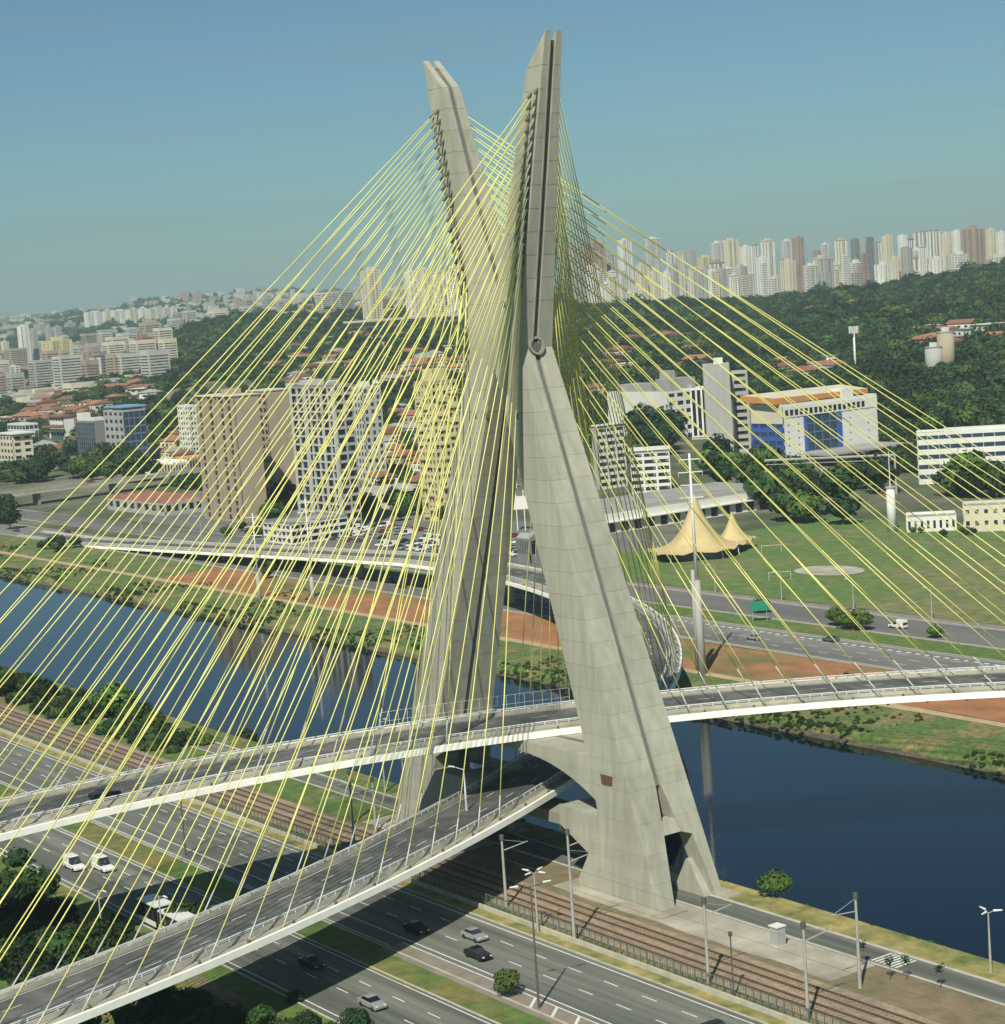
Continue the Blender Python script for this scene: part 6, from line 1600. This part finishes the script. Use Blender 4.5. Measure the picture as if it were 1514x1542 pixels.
# forests: instanced crowns
fc = bpy.data.collections.new('forest_crowns')
for i in range(5):
    c = crown(300 + i, 300, 1, .165, ['leaf_dark', 'leaf', 'leaf_dark', 'leaf_light', 'leaf'][i], [.95, .8, 1.15, .85, .7][i], True, [6, 4, 7, 5, 8][i])
    fc.objects.link(bpy.data.objects.new('crown_source', c.mesh('crown_source')))
def forest(name, pts):
    me = bpy.data.meshes.new(name); me.from_pydata([(p[0], p[1], p[2]) for p in pts], [], [])
    a = me.attributes.new('sz', 'FLOAT', 'POINT'); a.data.foreach_set('value', [p[3] for p in pts])
    o = link(name, me, kind='stuff'); md = o.modifiers.new('scatter', 'NODES'); g = bpy.data.node_groups.new('scatter', 'GeometryNodeTree'); md.node_group = g
    g.interface.new_socket('Geometry', in_out='INPUT', socket_type='NodeSocketGeometry'); g.interface.new_socket('Geometry', in_out='OUTPUT', socket_type='NodeSocketGeometry')
    n = g.nodes; i = n.new('NodeGroupInput'); ou = n.new('NodeGroupOutput'); ip = n.new('GeometryNodeInstanceOnPoints'); ci = n.new('GeometryNodeCollectionInfo'); ci.inputs[0].default_value = fc; ci.inputs[1].default_value = True; ci.inputs[2].default_value = True
    at = n.new('GeometryNodeInputNamedAttribute'); at.data_type = 'FLOAT'; at.inputs[0].default_value = 'sz'
    rv = n.new('FunctionNodeRandomValue'); rv.data_type = 'FLOAT_VECTOR'; rv.inputs[0].default_value = (0, 0, 0); rv.inputs[1].default_value = (.15, .15, 6.28)
    l = g.links.new; l(i.outputs[0], ip.inputs['Points']); l(ci.outputs[0], ip.inputs['Instance']); ip.inputs['Pick Instance'].default_value = True
    l(rv.outputs[0], ip.inputs['Rotation']); l(at.outputs[0], ip.inputs['Scale']); l(ip.outputs[0], ou.inputs[0])
    return o
def scatter(n, a0, a1, d0, d1, s0, s1, keep=None, seed=1):
    r = random.Random(seed); out = []
    for _ in range(n):
        a = r.uniform(a0, a1); d = math.sqrt(r.uniform(d0 * d0, d1 * d1))
        if keep and not keep(a, d, r): continue
        x = CAM[0] + d * FW[0] + a * d * LT[0]; y = CAM[1] + d * FW[1] + a * d * LT[1]; s = r.uniform(s0, s1) * (.8 + .55 * (clump(x, y, 60) > .2) * r.random()) * (.75 if clump(x + 700, y, 130) > .7 else 1) * (1.55 if r.random() < .05 else 1)
        if clump(x - 300, y + 200, 75) > 1.45 and r.random() < .8: continue
        if blocked(x, y): continue
        out.append((x, y, ground(x, y) + s * .55, s))
    return out
HS = {}
for hrow in HOUSES: HS.setdefault((int(hrow[0] // 40), int(hrow[1] // 40)), []).append(hrow)
def clump(x, y, k=90.0): return math.sin(x / k + 1.3 * math.sin(y / (k * .8))) + math.sin(y / (k * .7) + 2 + math.sin(x / (k * .6)))
def blocked(x, y):
    i, j = int(x // 40), int(y // 40)
    for a in (-1, 0, 1):
        for c in (-1, 0, 1):
            for h in HS.get((i + a, j + c), ()):
                if -h[3] * .6 - 3 < x - h[0] < h[3] * .6 + 14 and -14 - h[4] * .6 < y - h[1] < h[4] * .6 + 3: return True
    for r in D.values():
        if abs(r[6]) < .01:
            if r[0] - r[3] - 4 < x < r[0] + 12 and r[1] - 12 < y < r[1] + r[4] + 4: return True
        elif abs(x - r[0]) < 24 and abs(y - r[1]) < 24: return True
    return False
az = lambda px: (px - 757) / 3000
f1 = scatter(15500, az(1095), az(1640), 1270, 2980, 5.0, 8.5, lambda a, d, r: d > 1270 + (a < az(1330)) * 160, 1)
f1 += scatter(9500, az(860), az(1100), 1330, 2990, 5.0, 8.5, lambda a, d, r: True, 2)
f1 += scatter(2500, az(1320), az(1640), 930, 1300, 5.0, 7.5, None, 8)
forest('forest_on_right_hills', f1)
def keepm(a, d, r):
    x = CAM[0] + d * FW[0] + a * d * LT[0]; y = CAM[1] + d * FW[1] + a * d * LT[1]
    return clump(x, y) > -.5 or r.random() < .25
f2 = scatter(13000, az(170), az(880), 1380, 3600, 4.5, 8.0, keepm, 3)
f2 += scatter(2600, az(-90), az(260), 1430, 2300, 4.5, 7.5, keepm, 4)
f2 += scatter(2600, az(260), az(880), 1080, 1400, 3.5, 6.0, lambda a, d, r: keepm(a, d, r) and r.random() < .6, 5)
forest('woods_on_left_hills', f2)
f3 = scatter(9000, az(-90), az(560), 2300, 5200, 6, 11, lambda a, d, r: clump(CAM[0] + d * FW[0] + a * d * LT[0], CAM[1] + d * FW[1] + a * d * LT[1], 220) > .15, 6)
f3 += scatter(5000, az(-90), az(700), 5200, 9500, 9, 17, lambda a, d, r: clump(d * a, d, 260) > .3, 7)
forest('distant_trees', f3)
r = random.Random(77); pts = []
for _ in range(1500):
    x = r.uniform(-150, 120); y = r.uniform(-190, -66)
    if y > -74 + 4 * math.sin(x * .1) and y < -69.5: continue
    if y > -76 and r.random() < .75: continue
    if clump(x, y, 16) < -.9: continue
    s = r.uniform(1.0, 2.8); pts.append((x, y, s * .5, s))
for _ in range(500):
    x = r.uniform(-420, -130); y = r.uniform(-9, 9); s = r.uniform(.8, 2.6)
    if clump(x, y, 14) > -.2: pts.append((x, y, gz(x, y) + s * .4, s))
forest('undergrowth', pts)
r = random.Random(78); pts = []
for _ in range(9000):
    x = r.uniform(-700, 200); y = r.choice([r.uniform(104.5, 110), r.uniform(105, 126), r.uniform(130, 153)])
    if clump(x, y, 14) < (.9 if y > 110 else .1): continue
    s = r.uniform(.25, .8) * (1.5 if r.random() < .08 else 1); pts.append((x, y, gz(x, y) + s * .25, s))
for _ in range(700):
    x = r.uniform(-400, 200); s = r.uniform(.25, .7); y = r.uniform(11.5, 15); pts.append((x, y, gz(x, y) + s * .3, s))
forest('bank_scrub', pts)
# ------------------------------------------------------------------ railway
for gi, (ya, yb) in enumerate(((-13.0, -15.0), (-17.4, -19.2))):
    t = thing('railway_track', 'railway track nearer the river with rusty rails on brown ballast' if gi == 0 else 'railway track nearer the highway with rusty rails and a dark strip', 'railway track')
    for y in (ya, yb):
        mb = MB(); mb.box(-900, 400, y - .11, y + .11, .12, .36, 'rail'); mb.build('rail', t)
    mb = MB(); ym = (ya + yb) / 2
    for k in range(620): x = -320 + k * .85; mb.box(x, x + .3, ym - 1.5, ym + 1.5, .08, .15, 'sleeper')
    mb.build('sleeper', t, kind='stuff')
mb = MB(); mb.box(-900, 400, -24.3, -23.95, 0, .75, 'kerb'); tag = mb.build('low_wall', label='low pale concrete wall running between the highway and the railway', cat='wall')
t = thing('fence', 'dark green picket fence between the low wall and the railway', 'fence')
mb = MB()
for k in range(260): x = -200 + k * 1.5; mb.box(x - .06, x + .06, -22.7, -22.58, 0, 2.0, 'fence')
mb.build('post', t, kind='stuff')
mb = MB(); mb.box(-200, 190, -22.68, -22.6, 1.9, 2.0, 'fence'); mb.box(-200, 190, -22.68, -22.6, .5, .6, 'fence')
for k in range(700): x = -200 + k * .55; mb.box(x - .02, x + .02, -22.66, -22.62, .1, 1.9, 'fence')
mb.build('picket', t, kind='stuff')
# ------------------------------------------------------------------ poles
def cat_pole(x, y, h, label, arms=1, side=1):
    t = thing('catenary_pole', label, 'pole', (x, y, gz(x, y)))
    mb = MB(); mb.tube((0, 0, -.3), (0, 0, h), .27, .17, 'pole', 8); mb.build('mast_pole', t)
    for k in range(arms):
        mb = MB(); z = h - 2.2 - 2.4 * k; mb.tube((0, 0, z), (0, side * 5.0, z + .5), .1, .08, 'pole', 5); mb.tube((0, 0, z + 1.8), (0, side * 4.4, z + .5), .04, .04, 'pole', 4); mb.build('bracket_arm', t)
    mb = MB(); mb.tube((0, 0, h - .4), (0, 0, h + .4), .35, .35, 'pole_dark', 6); mb.build('insulator', t)
    return t
cp = [(39.4, -23.9, 17, 2, 'tall pale railway pole with two bracket arms in front of the mast leg'), (17.7, -21.0, 11.5, 1, 'grey railway pole standing in the shadow left of the mast leg'),
 (67.6, -22.0, 12, 1, 'railway pole in the fence line right of the mast base'), (87.5, -22.2, 13, 1, 'railway pole at the bottom edge right of centre'), (83.7, -8.8, 13, 1, 'railway pole on the brown verge right of the plaza'),
 (-27.6, -21.8, 13, 1, 'railway pole behind the lower deck left of the far mast leg'), (-46.4, -11.0, 10, 2, 'dark railway pole beside the plaza of the far mast leg'), (-38, -11.0, 10, 1, 'dark railway pole nearest the far mast leg')]
for x, y, h, a, lab in cp: cat_pole(x, y, h, lab, a, -1 if y > -12 else 1)
t = thing('railway_signal_mast', 'thin dark pole with a small box in the fence line', 'pole', (73.9, -23.0, 0)); mb = MB(); mb.tube((0, 0, 0), (0, 0, 9), .12, .09, 'pole_dark', 6); mb.build('mast_pole', t); mb = MB(); mb.box(-.2, .2, -.2, .2, 8.6, 9.2, 'pole_dark'); mb.build('box', t)
# overhead wires
mb = MB()
for y, z in ((-14, 6.6), (-18.3, 6.6)):
    for k in range(8): mb.tube((-260 + k * 60, y, z), (-200 + k * 60, y, z), .022, .022, 'pole_dark', 3, False)
mb.build('overhead_wires', label='thin overhead railway wires strung above the two tracks', cat='wires')
def lamp(x, y, h, label, heads=2, mt='pole_dark', rz=0, z=None, hw=1.8):
    t = thing('street_lamp', label, 'street lamp', (x, y, gz(x, y) if z is None else z), rz)
    mb = MB(); mb.tube((0, 0, -.3), (0, 0, h), .2, .10, mt, 8); mb.build('post', t)
    for k in range(heads):
        a = 2 * math.pi * k / heads; c, s = math.cos(a), math.sin(a); mb = MB(); mb.tube((0, 0, h - .1), (c * hw, s * hw, h + .3), .06, .05, mt, 5); mb.build('arm', t)
        mb = MB(); mb.tube((c * hw, s * hw, h + .3), (c * (hw + 1.2), s * (hw + 1.2), h + .35), .17, .10, 'white_rail', 6); mb.build('lamp_head', t)
    return t
lamp(58.0, -44.3, 17.2, 'tall dark double-armed street lamp on the highway median', 2, 'pole_dark', 1.3)
lamp(31.5, -24.9, 9.3, 'pale post with a cluster of white floodlights by the low wall', 4, 'pole', .3, hw=1.0)
lamp(92.3, 7.7, 8.5, 'thin lamp post with three heads on the river bank at the right edge', 3, 'pole', .8, hw=.7)
lamp(-51.8, -43.2, 13, 'dark lamp post on the highway verge at lower left', 1, 'pole_dark', 1)
lamp(-28.0, -79.0, 10, 'thin lamp post in the wood at the far left', 1, 'pole')
lamp(-11.2, -77.4, 10, 'thin lamp post in the wood left of the lower deck', 1, 'pole')
lamp(-1, -72.0, 10, 'thin lamp post by the footpath behind the lower deck', 1, 'pole')
lamp(-58.2, 8.2, 7, 'small lamp post on the near bank left of the far mast leg', 1, 'pole')
lamp(-62, 6.0, 15, 'lamp post rising from the near bank behind the upper deck, left one', 1, 'pole'); lamp(-40, 6.5, 15, 'lamp post rising from the near bank behind the upper deck, right one', 1, 'pole')
FP = [(-195, 211.5), (-165, 211.5), (-135, 211.5), (-105, 211.5)]
for i, (x, y) in enumerate(FP): lamp(x, y, 9, f'thin lamp post along the field edge, {ORD[i]} from the left', 1, 'pole', 4.7)
for i, x in enumerate((-560, -500, -440, -380)): lamp(x, 187, 12, f'lamp post between the far roads at left, {ORD[i]} from the left', 2, 'pole', 1.57)
# sign and cabinets on the plaza
t = thing('kiosk', 'small grey cabinet standing on the pale plaza', 'cabinet', (63, -4.5, .05)); mb = MB(); mb.box(-.8, .8, -.8, .8, .25, 3.0, 'wall_grey'); mb.build('cabinet_body', t); mb = MB(); mb.box(-1, 1, -1, 1, 0, .25, 'kerb'); mb.build('base', t); mb = MB(); mb.box(-.95, .95, -.95, .95, 3.0, 3.15, 'wall_white'); mb.build('cap', t)
for i, (x, y, lab) in enumerate([(84.4, -3.8, 'dark slender sapling on the brown verge'), (77.5, -2.0, 'dark slender sapling beside the crossing stripes'), (91.5, -1.5, 'dark slender sapling nearest the right edge'), (86.0, -2.2, 'dark slender sapling between the crossing and the right edge')]):
    t = thing('sapling', lab, 'tree', (x, y, gz(x, y))); mb = MB(); mb.tube((0, 0, 0), (.2, .1, 2.6), .06, .03, 'bark', 5); mb.build('trunk', t)
    c = crown(500 + i, 120, .75, .16, 'leaf_dark', 1.5, False); c.v = [(a, b_, z + 2.7) for a, b_, z in c.v]; c.build('crown', t)
# palm by the floodlights
t = thing('street_sign', 'green road sign on posts beside the small trees of the far road', 'sign', (-143.7, 183, gz(-143, 183)))
mb = MB(); mb.box(-2.6, 2.6, -.1, .1, 3.2, 6.0, 'sign_green'); mb.build('panel', t)
for x in (-2, 2): mb = MB(); mb.tube((x, .15, 0), (x, .15, 5.8), .1, .1, 'pole', 5); mb.build('post', t)
t.rotation_euler = (0, 0, 1.0)
t = thing('billboard', 'blank white billboard on twin posts seen between the mast legs', 'billboard', (-393, 280, 0), .95)
mb = MB(); mb.box(-3.2, 3.2, -.3, .3, 9, 14.5, 'wall_white'); mb.build('panel', t)
for x in (-1.6, 1.6): mb = MB(); mb.tube((x, 0, 0), (x, 0, 17), .25, .2, 'white_rail', 6); mb.build('post', t)
# ------------------------------------------------------------------ power-line poles on the far bank
def power_pole(x, y, thick, h1, h, label, twin=True, arms=4):
    t = thing('power_pole', label, 'pole', (x, y, gz(x, y)))
    mb = MB(); mb.tube((0, 0, -2), (0, 0, h1), thick, thick * .75, 'wall_grey', 10); mb.build('pillar', t, True)
    if twin: mb = MB(); mb.tube((-4.2, 2.5, -2), (-4.2, 2.5, h1 + 2), thick * .7, thick * .5, 'wall_grey', 10); mb.build('pillar', t, True)
    mb = MB(); mb.tube((0, 0, h1), (0, 0, h), thick * .42, thick * .22, 'white_rail', 8); mb.build('upper_mast', t, True)
    for k in range(arms):
        z = h - 1.5 - k * 3.2; w = 2.6 + .4 * (k % 2)
        mb = MB(); mb.tube((-w * .57, -w * .82, z), (w * .57, w * .82, z), .14, .14, 'white_rail', 5); mb.build('crossarm', t)
        for sg in (-1, 1): mb = MB(); mb.tube((sg * w * .57, sg * w * .82, z - 1.1), (sg * w * .57, sg * w * .82, z), .12, .12, 'wall_grey', 5); mb.build('insulator', t)
    return t
power_pole(-104.8, 127.2, 1.15, 24, 56, 'very tall pale power pole on a thick twin pillar, in front of the tent')
power_pole(-185.1, 109.0, .95, 18, 42, 'tall pale power pole beside the far mast leg', True, 3)
power_pole(-336, 126, .8, 9, 30, 'pale power pole on the far bank, left of a matching one', False, 3)
power_pole(-318, 137, .9, 7, 34, 'pale power pole with thick white foot on the far bank, right of a matching one', False, 3)
t = thing('water_tower_pillar', 'squat white round tower at the top edge of the field', 'tower', (-245, 343, 0)); mb = MB(); mb.tube((0, 0, 0), (0, 0, 16.5), 1.75, 1.6, 'wall_white', 16); mb.build('shaft', t, True); mb = MB(); mb.tube((0, 0, 16.5), (0, 0, 30), .22, .12, 'white_rail', 6); mb.build('antenna', t); mb = MB(); mb.tube((0, 0, 16.4), (0, 0, 17), 1.9, 1.9, 'wall_grey', 16); mb.build('cap', t)
t = thing('cell_mast', 'slim pale phone mast with antenna panels rising above the right-hand forest', 'mast', (-836, 925, gz(-836, 925))); mb = MB(); mb.tube((0, 0, -5), (0, 0, 32), 1.0, .75, 'wall_white', 10); mb.build('shaft', t, True)
for k in range(6):
    a = k * math.pi / 3; mb = MB(); c, s = math.cos(a) * 3.2, math.sin(a) * 3.2; mb.box(c - .5, c + .5, s - .4, s + .4, 30.5, 36, 'wall_white'); mb.tube((0, 0, 32), (c, s, 33), .15, .15, 'wall_white', 4); mb.build('antenna_panel', t)
t = thing('sports_gantry', 'wide grey steel gantry spanning in front of the blue office', 'gantry', (-388, 413, 0))
L0, L1 = Vector((0, 0, 15.5)), Vector((57, 23, 17.0))
for q in (L0, L1): mb = MB(); mb.tube((q.x, q.y, -1), tuple(q), .5, .45, 'wall_grey', 8); mb.build('post', t)
mb = MB(); mb.tube(L0, L1, .55, .55, 'wall_grey', 6); mb.tube(L0 + Vector((0, 0, -2)), L1 + Vector((0, 0, -2)), .2, .2, 'wall_grey', 5); mb.build('beam', t)
# ------------------------------------------------------------------ tent
t = thing('tent', 'large golden peaked fabric tent with smaller peak beside the field', 'tent', (-264.5, 264.5, 0))
def peak(cx, cy, R0, H, z0, n=28, name='canopy', pw=2.3):
    mb = MB(); rings = 12; i = mb.mi('tent'); rr = random.Random(int(R0 * 10)); 
    for k in range(rings + 1):
        q = k / rings; z = z0 + (H - z0) * (1 - q) ** pw
        for j in range(n):
            a = 2 * math.pi * j / n; rad = R0 * q * (1 + .10 * math.cos(a * 5) * q) + .5
            mb.v.append((cx + rad * math.cos(a), cy + rad * math.sin(a) * 1.25, z + .5 * math.cos(a * 10) * q * q))
    for k in range(rings):
        for j in range(n): mb.f.append((k * n + j, (k + 1) * n + j, (k + 1) * n + (j + 1) % n, k * n + (j + 1) % n)); mb.m.append(i)
    return mb.build(name, t, True)
peak(0, 0, 14.2, 21.5, 3.2, 28, 'canopy', 2.7); peak(-2, 19, 6.5, 12.5, 3.4, 20)
for cx, cy, h in ((0, 0, 22.2), (-2, 19, 13.5)): mb = MB(); mb.tube((cx, cy, 0), (cx, cy, h), .5, .4, 'wall_yellow', 8); mb.build('mast_pole', t)
mb = MB(); mb.tube((0, 0, .0), (0, 0, 3.2), 11, 11, 'wall_darkgrey', 24); mb.build('side_wall', t)
for k in range(10):
    a = k * math.pi / 5; mb = MB(); mb.tube((math.cos(a) * 13.6, math.sin(a) * 17, 0), (math.cos(a) * 13, math.sin(a) * 16.2, 4), .15, .15, 'white_rail', 5); mb.build('edge_post', t)
# goals on the field
for i, (x, y, lab) in enumerate(((-196, 240, 'small white goal frame in the middle of the field'), (-246, 283, 'small white goal frame near the tent end of the field'))):
    t = thing('goal_frame', lab, 'goal', (x, y, .1), .9)
    for sx in (-3.5, 3.5): mb = MB(); mb.tube((sx, 0, 0), (sx, 0, 2.6), .06, .06, 'white_rail', 5); mb.build('goal_post', t)
    mb = MB(); mb.tube((-3.5, 0, 2.6), (3.5, 0, 2.6), .06, .06, 'white_rail', 5); mb.build('crossbar', t)
# far overpass at the left edge
t = thing('overpass', 'low concrete road overpass crossing the far highway at the left edge', 'bridge')
ox0, oy0, ox1, oy1 = -770, 130, -800, 420; dxn, dyn = (oy1 - oy0), -(ox1 - ox0); ln = math.hypot(dxn, dyn); dxn /= ln; dyn /= ln
def slab(o0, o1, z0, z1, mt):
    mb = MB(); q = lambda x, y, o, z: (x + dxn * o, y + dyn * o, z)
    mb.hexa([q(ox0, oy0, o0, z0), q(ox0, oy0, o1, z0), q(ox1, oy1, o1, z0), q(ox1, oy1, o0, z0), q(ox0, oy0, o0, z1), q(ox0, oy0, o1, z1), q(ox1, oy1, o1, z1), q(ox1, oy1, o0, z1)], mt); return mb
slab(-6, 6, 6.5, 7.6, 'kerb').build('deck', t); slab(-5.4, 5.4, 7.6, 7.66, 'asphalt_far').build('carriageway', t)
for o in (-6, 5.7): slab(o, o + .3, 7.6, 8.6, 'deck_concrete').build('parapet', t)
for k in range(7): q = k / 6; mb = MB(); x, y = ox0 + (ox1 - ox0) * q, oy0 + (oy1 - oy0) * q; mb.box(x - 4, x + 4, y - .8, y + .8, gz(x, y) - 2, 6.6, 'concrete_dark'); mb.build('pier', t)
# ------------------------------------------------------------------ vehicles
def car(paint, label, loc, rz, group=None, van=False, tall=1.0):
    t = thing('van' if van else 'car', label, 'van' if van else 'car', loc, rz, group)
    mb = MB(); l, w = (2.45, .95) if van else (2.15, .88)
    prof = [(-l, .35), (l, .35), (l + .03, .62), (l - .1, .82), (l * .45, .95), (-l * .78, 1.0), (-l - .02, .9)]
    for sg in (1,):
        k = len(mb.v); i = mb.mi(paint)
        for y, s_ in ((-w, .96), (-w * .92, 1), (w * .92, 1), (w, .96)):
            mb.v += [(x * s_, y, .35 + (z - .35) * (1 if abs(y) < w else .93)) for x, z in prof]
        n = len(prof)
        for r_ in range(3):
            for j in range(n): a = k + r_ * n + j; c = k + r_ * n + (j + 1) % n; mb.f.append((a, c, c + n, a + n)[::-1]); mb.m.append(i)
        mb.f.append(tuple(k + j for j in range(n))); mb.m.append(i); mb.f.append(tuple(k + 3 * n + j for j in range(n))[::-1]); mb.m.append(i)
    kid(t, mb, 'body')
    H = (2.15 if van else 1.48) * tall; x0, x1 = (-l + .05, l * .42) if van else (-l * .72, l * .42); x2, x3 = (-l + .15, l * .12) if van else (-l * .42, l * .08)
    mb = MB(); mb.hexa([(x0, -w * .88, .93), (x1, -w * .88, .93), (x1, w * .88, .93), (x0, w * .88, .93), (x2, -w * .74, H - .08), (x3, -w * .74, H - .08), (x3, w * .74, H - .08), (x2, w * .74, H - .08)], 'glass'); kid(t, mb, 'windows')
    mb = MB(); mb.hexa([(x2 - .03, -w * .75, H - .09), (x3 + .03, -w * .75, H - .09), (x3 + .03, w * .75, H - .09), (x2 - .03, w * .75, H - .09), (x2 + .06, -w * .68, H), (x3 - .06, -w * .68, H), (x3 - .06, w * .68, H), (x2 + .06, w * .68, H)], paint)
    if van: mb.box(-l + .1, -l * .1, -w * .9, w * .9, .9, H - .1, paint)
    kid(t, mb, 'roof')
    for sx in (-l * .62, l * .62):
        for sy in (-1, 1): mb = MB(); mb.tube((sx, sy * (w - .2), .32), (sx, sy * (w + .02), .32), .32, .32, 'tyre', 12); kid(t, mb, 'wheel')
    for sy in (-.6, .6):
        mb = MB(); mb.box(l - .06, l + .05, sy - .15, sy + .15, .62, .76, 'white_rail'); kid(t, mb, 'headlight')
        mb = MB(); mb.box(-l - .05, -l + .04, sy - .13, sy + .13, .68, .82, 'car_red'); kid(t, mb, 'taillight')
    return t
PI = math.pi
SC = 1.12
def sc(t): t.scale = (SC,) * 3; return t
KIDS.clear()
cw = sc(car('car_white', 'white van on the second highway, left of a similar white van', (-59.8, -61.3, .07), 0, None, True))
sc(dup(cw, (-54.9, -57.9, .07), 0, 'white van on the second highway, right of a similar white van')).scale = (1.15,) * 3
sv = sc(car('car_silver', 'silver car on the sunlit highway ahead of the black car', (27.0, -33.6, .07), 0))
bk = sc(car('car_black', 'black car on the sunlit highway beside the silver car', (34.6, -38.2, .07), 0))
sc(dup(bk, (17.5, -38.0, .07), 0, 'black car on the highway in the deck shadow'))
sc(dup(sv, (40.6, -60.3, .07), 0, 'silver car at the bottom of the picture on the second highway'))
sc(dup(bk, (19.5, -57.8, .07), 0, 'dark car in deep shadow on the second highway under the lower deck'))
sc(dup(bk, (82.5, -33.4, .07), 0, 'black car cut by the bottom edge right of centre'))
gr = sc(car('car_grey', 'dark grey car on the far highway beside the field', (-104.5, 172.1, .07), PI))
rd = sc(car('car_red', 'small red car on the far highway left of the far mast leg', (-480, 165, .07), PI))
sc(car('car_white', 'white off-road car on the far service road beside the field', (-103.5, 196.5, .07), PI, None, True))
fl = [(sv, -124, 162.6, 'silver car passing under the tent side of the far highway'), (sv, -335, 163.2, 'silver car on the far highway just left of the far mast leg'), (bk, -302, 162.8, 'black car on the far highway closest to the far mast leg'),
 (bk, -529, 168.0, 'black car on the far highway at left, second from the left edge'), (rd, -611, 172.5, 'red car on the far highway at far left'), (bk, -700, 165.0, 'black car on the far highway nearest the left edge'), (sv, -564, 162.6, 'silver car among the far-left highway traffic'), (gr, -432, 168, 'grey car on the far highway below the grid-fronted tower'),
 (gr, -318, 168, 'grey car on the far highway between the silver and black ones'), (sv, -455, 162.5, 'silver car on the far highway below the parking structure'), (gr, -650, 162.5, 'grey car on the far highway at far left'), (rd, -395, 162.6, 'red car on the far highway left of the silver one')]
for p_, x, y, lab in fl: sc(dup(p_, (x, y, .07), PI, lab))
sc(dup(cw, (-788, 300, 7.67), 1.67, 'white van crossing the overpass at the left edge'))
sc(dup(rd, (-785.5, 262, 7.67), 1.67, 'red car crossing the overpass at the left edge'))
rc = random.Random(31)
for i in range(110):   # parked cars in the lots beyond the field end
    a = rc.randrange(8); 
    if i < 70: x = -330 - (i % 14) * 6.2 + rc.uniform(-.5, .5); y = 222 + (i // 14) * 11 + rc.uniform(-.6, .6)
    else: x = -432 - ((i - 70) % 10) * 6.0; y = 224 + ((i - 70) // 10) * 12
    p_ = rc.choice([sv, sv, cw, bk, gr, rd, cw]); cn_ = {sv.name: 'silver car', cw.name: 'white van', bk.name: 'black car', gr.name: 'grey car', rd.name: 'red car'}[p_.name]
    lab = f'{cn_} in the {ORD[i // 14]} row of the nearer car park, {ORD[13 - i % 14]} from left' if i < 70 else f'{cn_} in the {ORD[(i - 70) // 10]} row of the farther car park, {ORD[9 - (i - 70) % 10]} from left'
    sc(dup(p_, (x, y, .09), PI / 2 * rc.choice([1, -1]), lab, 'vehicles parked behind the mast'))
# articulated truck
t = thing('articulated_bus', 'long white articulated bus with dark sides, half in the deck shadow behind the lower deck', 'bus', (-15.5, -65.2, .07), 0)
for x0, x1, h in ((-5.8, 1.0, 4.0), (1.9, 9.2, 3.6)):
    mb = MB(); mb.box(x0, x1, -1.55, 1.55, .5, h, 'car_black', 'car_white'); mb.build('body', t)
    mb = MB(); mb.box(x0 - .05, x1 + .05, -1.6, 1.6, h, h + .25, 'car_white'); mb.build('roof', t)
    mb = MB(); mb.box(x0 + .2, x1 - .2, -1.6, -1.55, .6, 1.5, 'car_white'); mb.build('side_panel', t)
    mb = MB()
    for k in range(4): u = x0 + .5 + k * (x1 - x0 - .6) / 4; mb.box(u, u + 1.1, -1.62, -1.56, 1.8, h - .6, 'glass')
    mb.build('window', t, kind='stuff')
    for sx in (x0 + 1.2, x1 - 1.2):
        for sy in (-1.4, 1.4): mb = MB(); mb.tube((sx, sy - .15, .5), (sx, sy + .2, .5), .52, .52, 'tyre', 12); mb.build('wheel', t)
mb = MB(); mb.box(1.0, 1.9, -1.3, 1.3, .7, 3.4, 'car_grey'); mb.build('bellows', t)
t.scale = (1.0, 1.0, .95)
(x, y), tt, nn = path_upper(-2)
sc(dup(bk, (x + nn[0] * 2.5, y + nn[1] * 2.5, z_upper(-2) - .06), math.atan2(tt[1], tt[0]), 'black car driving on the upper deck at left'))
# lamp on the lower deck under the mast
(x, y), tt, nn = path_lower(-14); lamp(x + nn[0] * -1.0, y + nn[1] * -1.0, 7, 'white lamp post on the lower deck beneath the mast', 1, 'white_rail', 3.6, z=12.6)
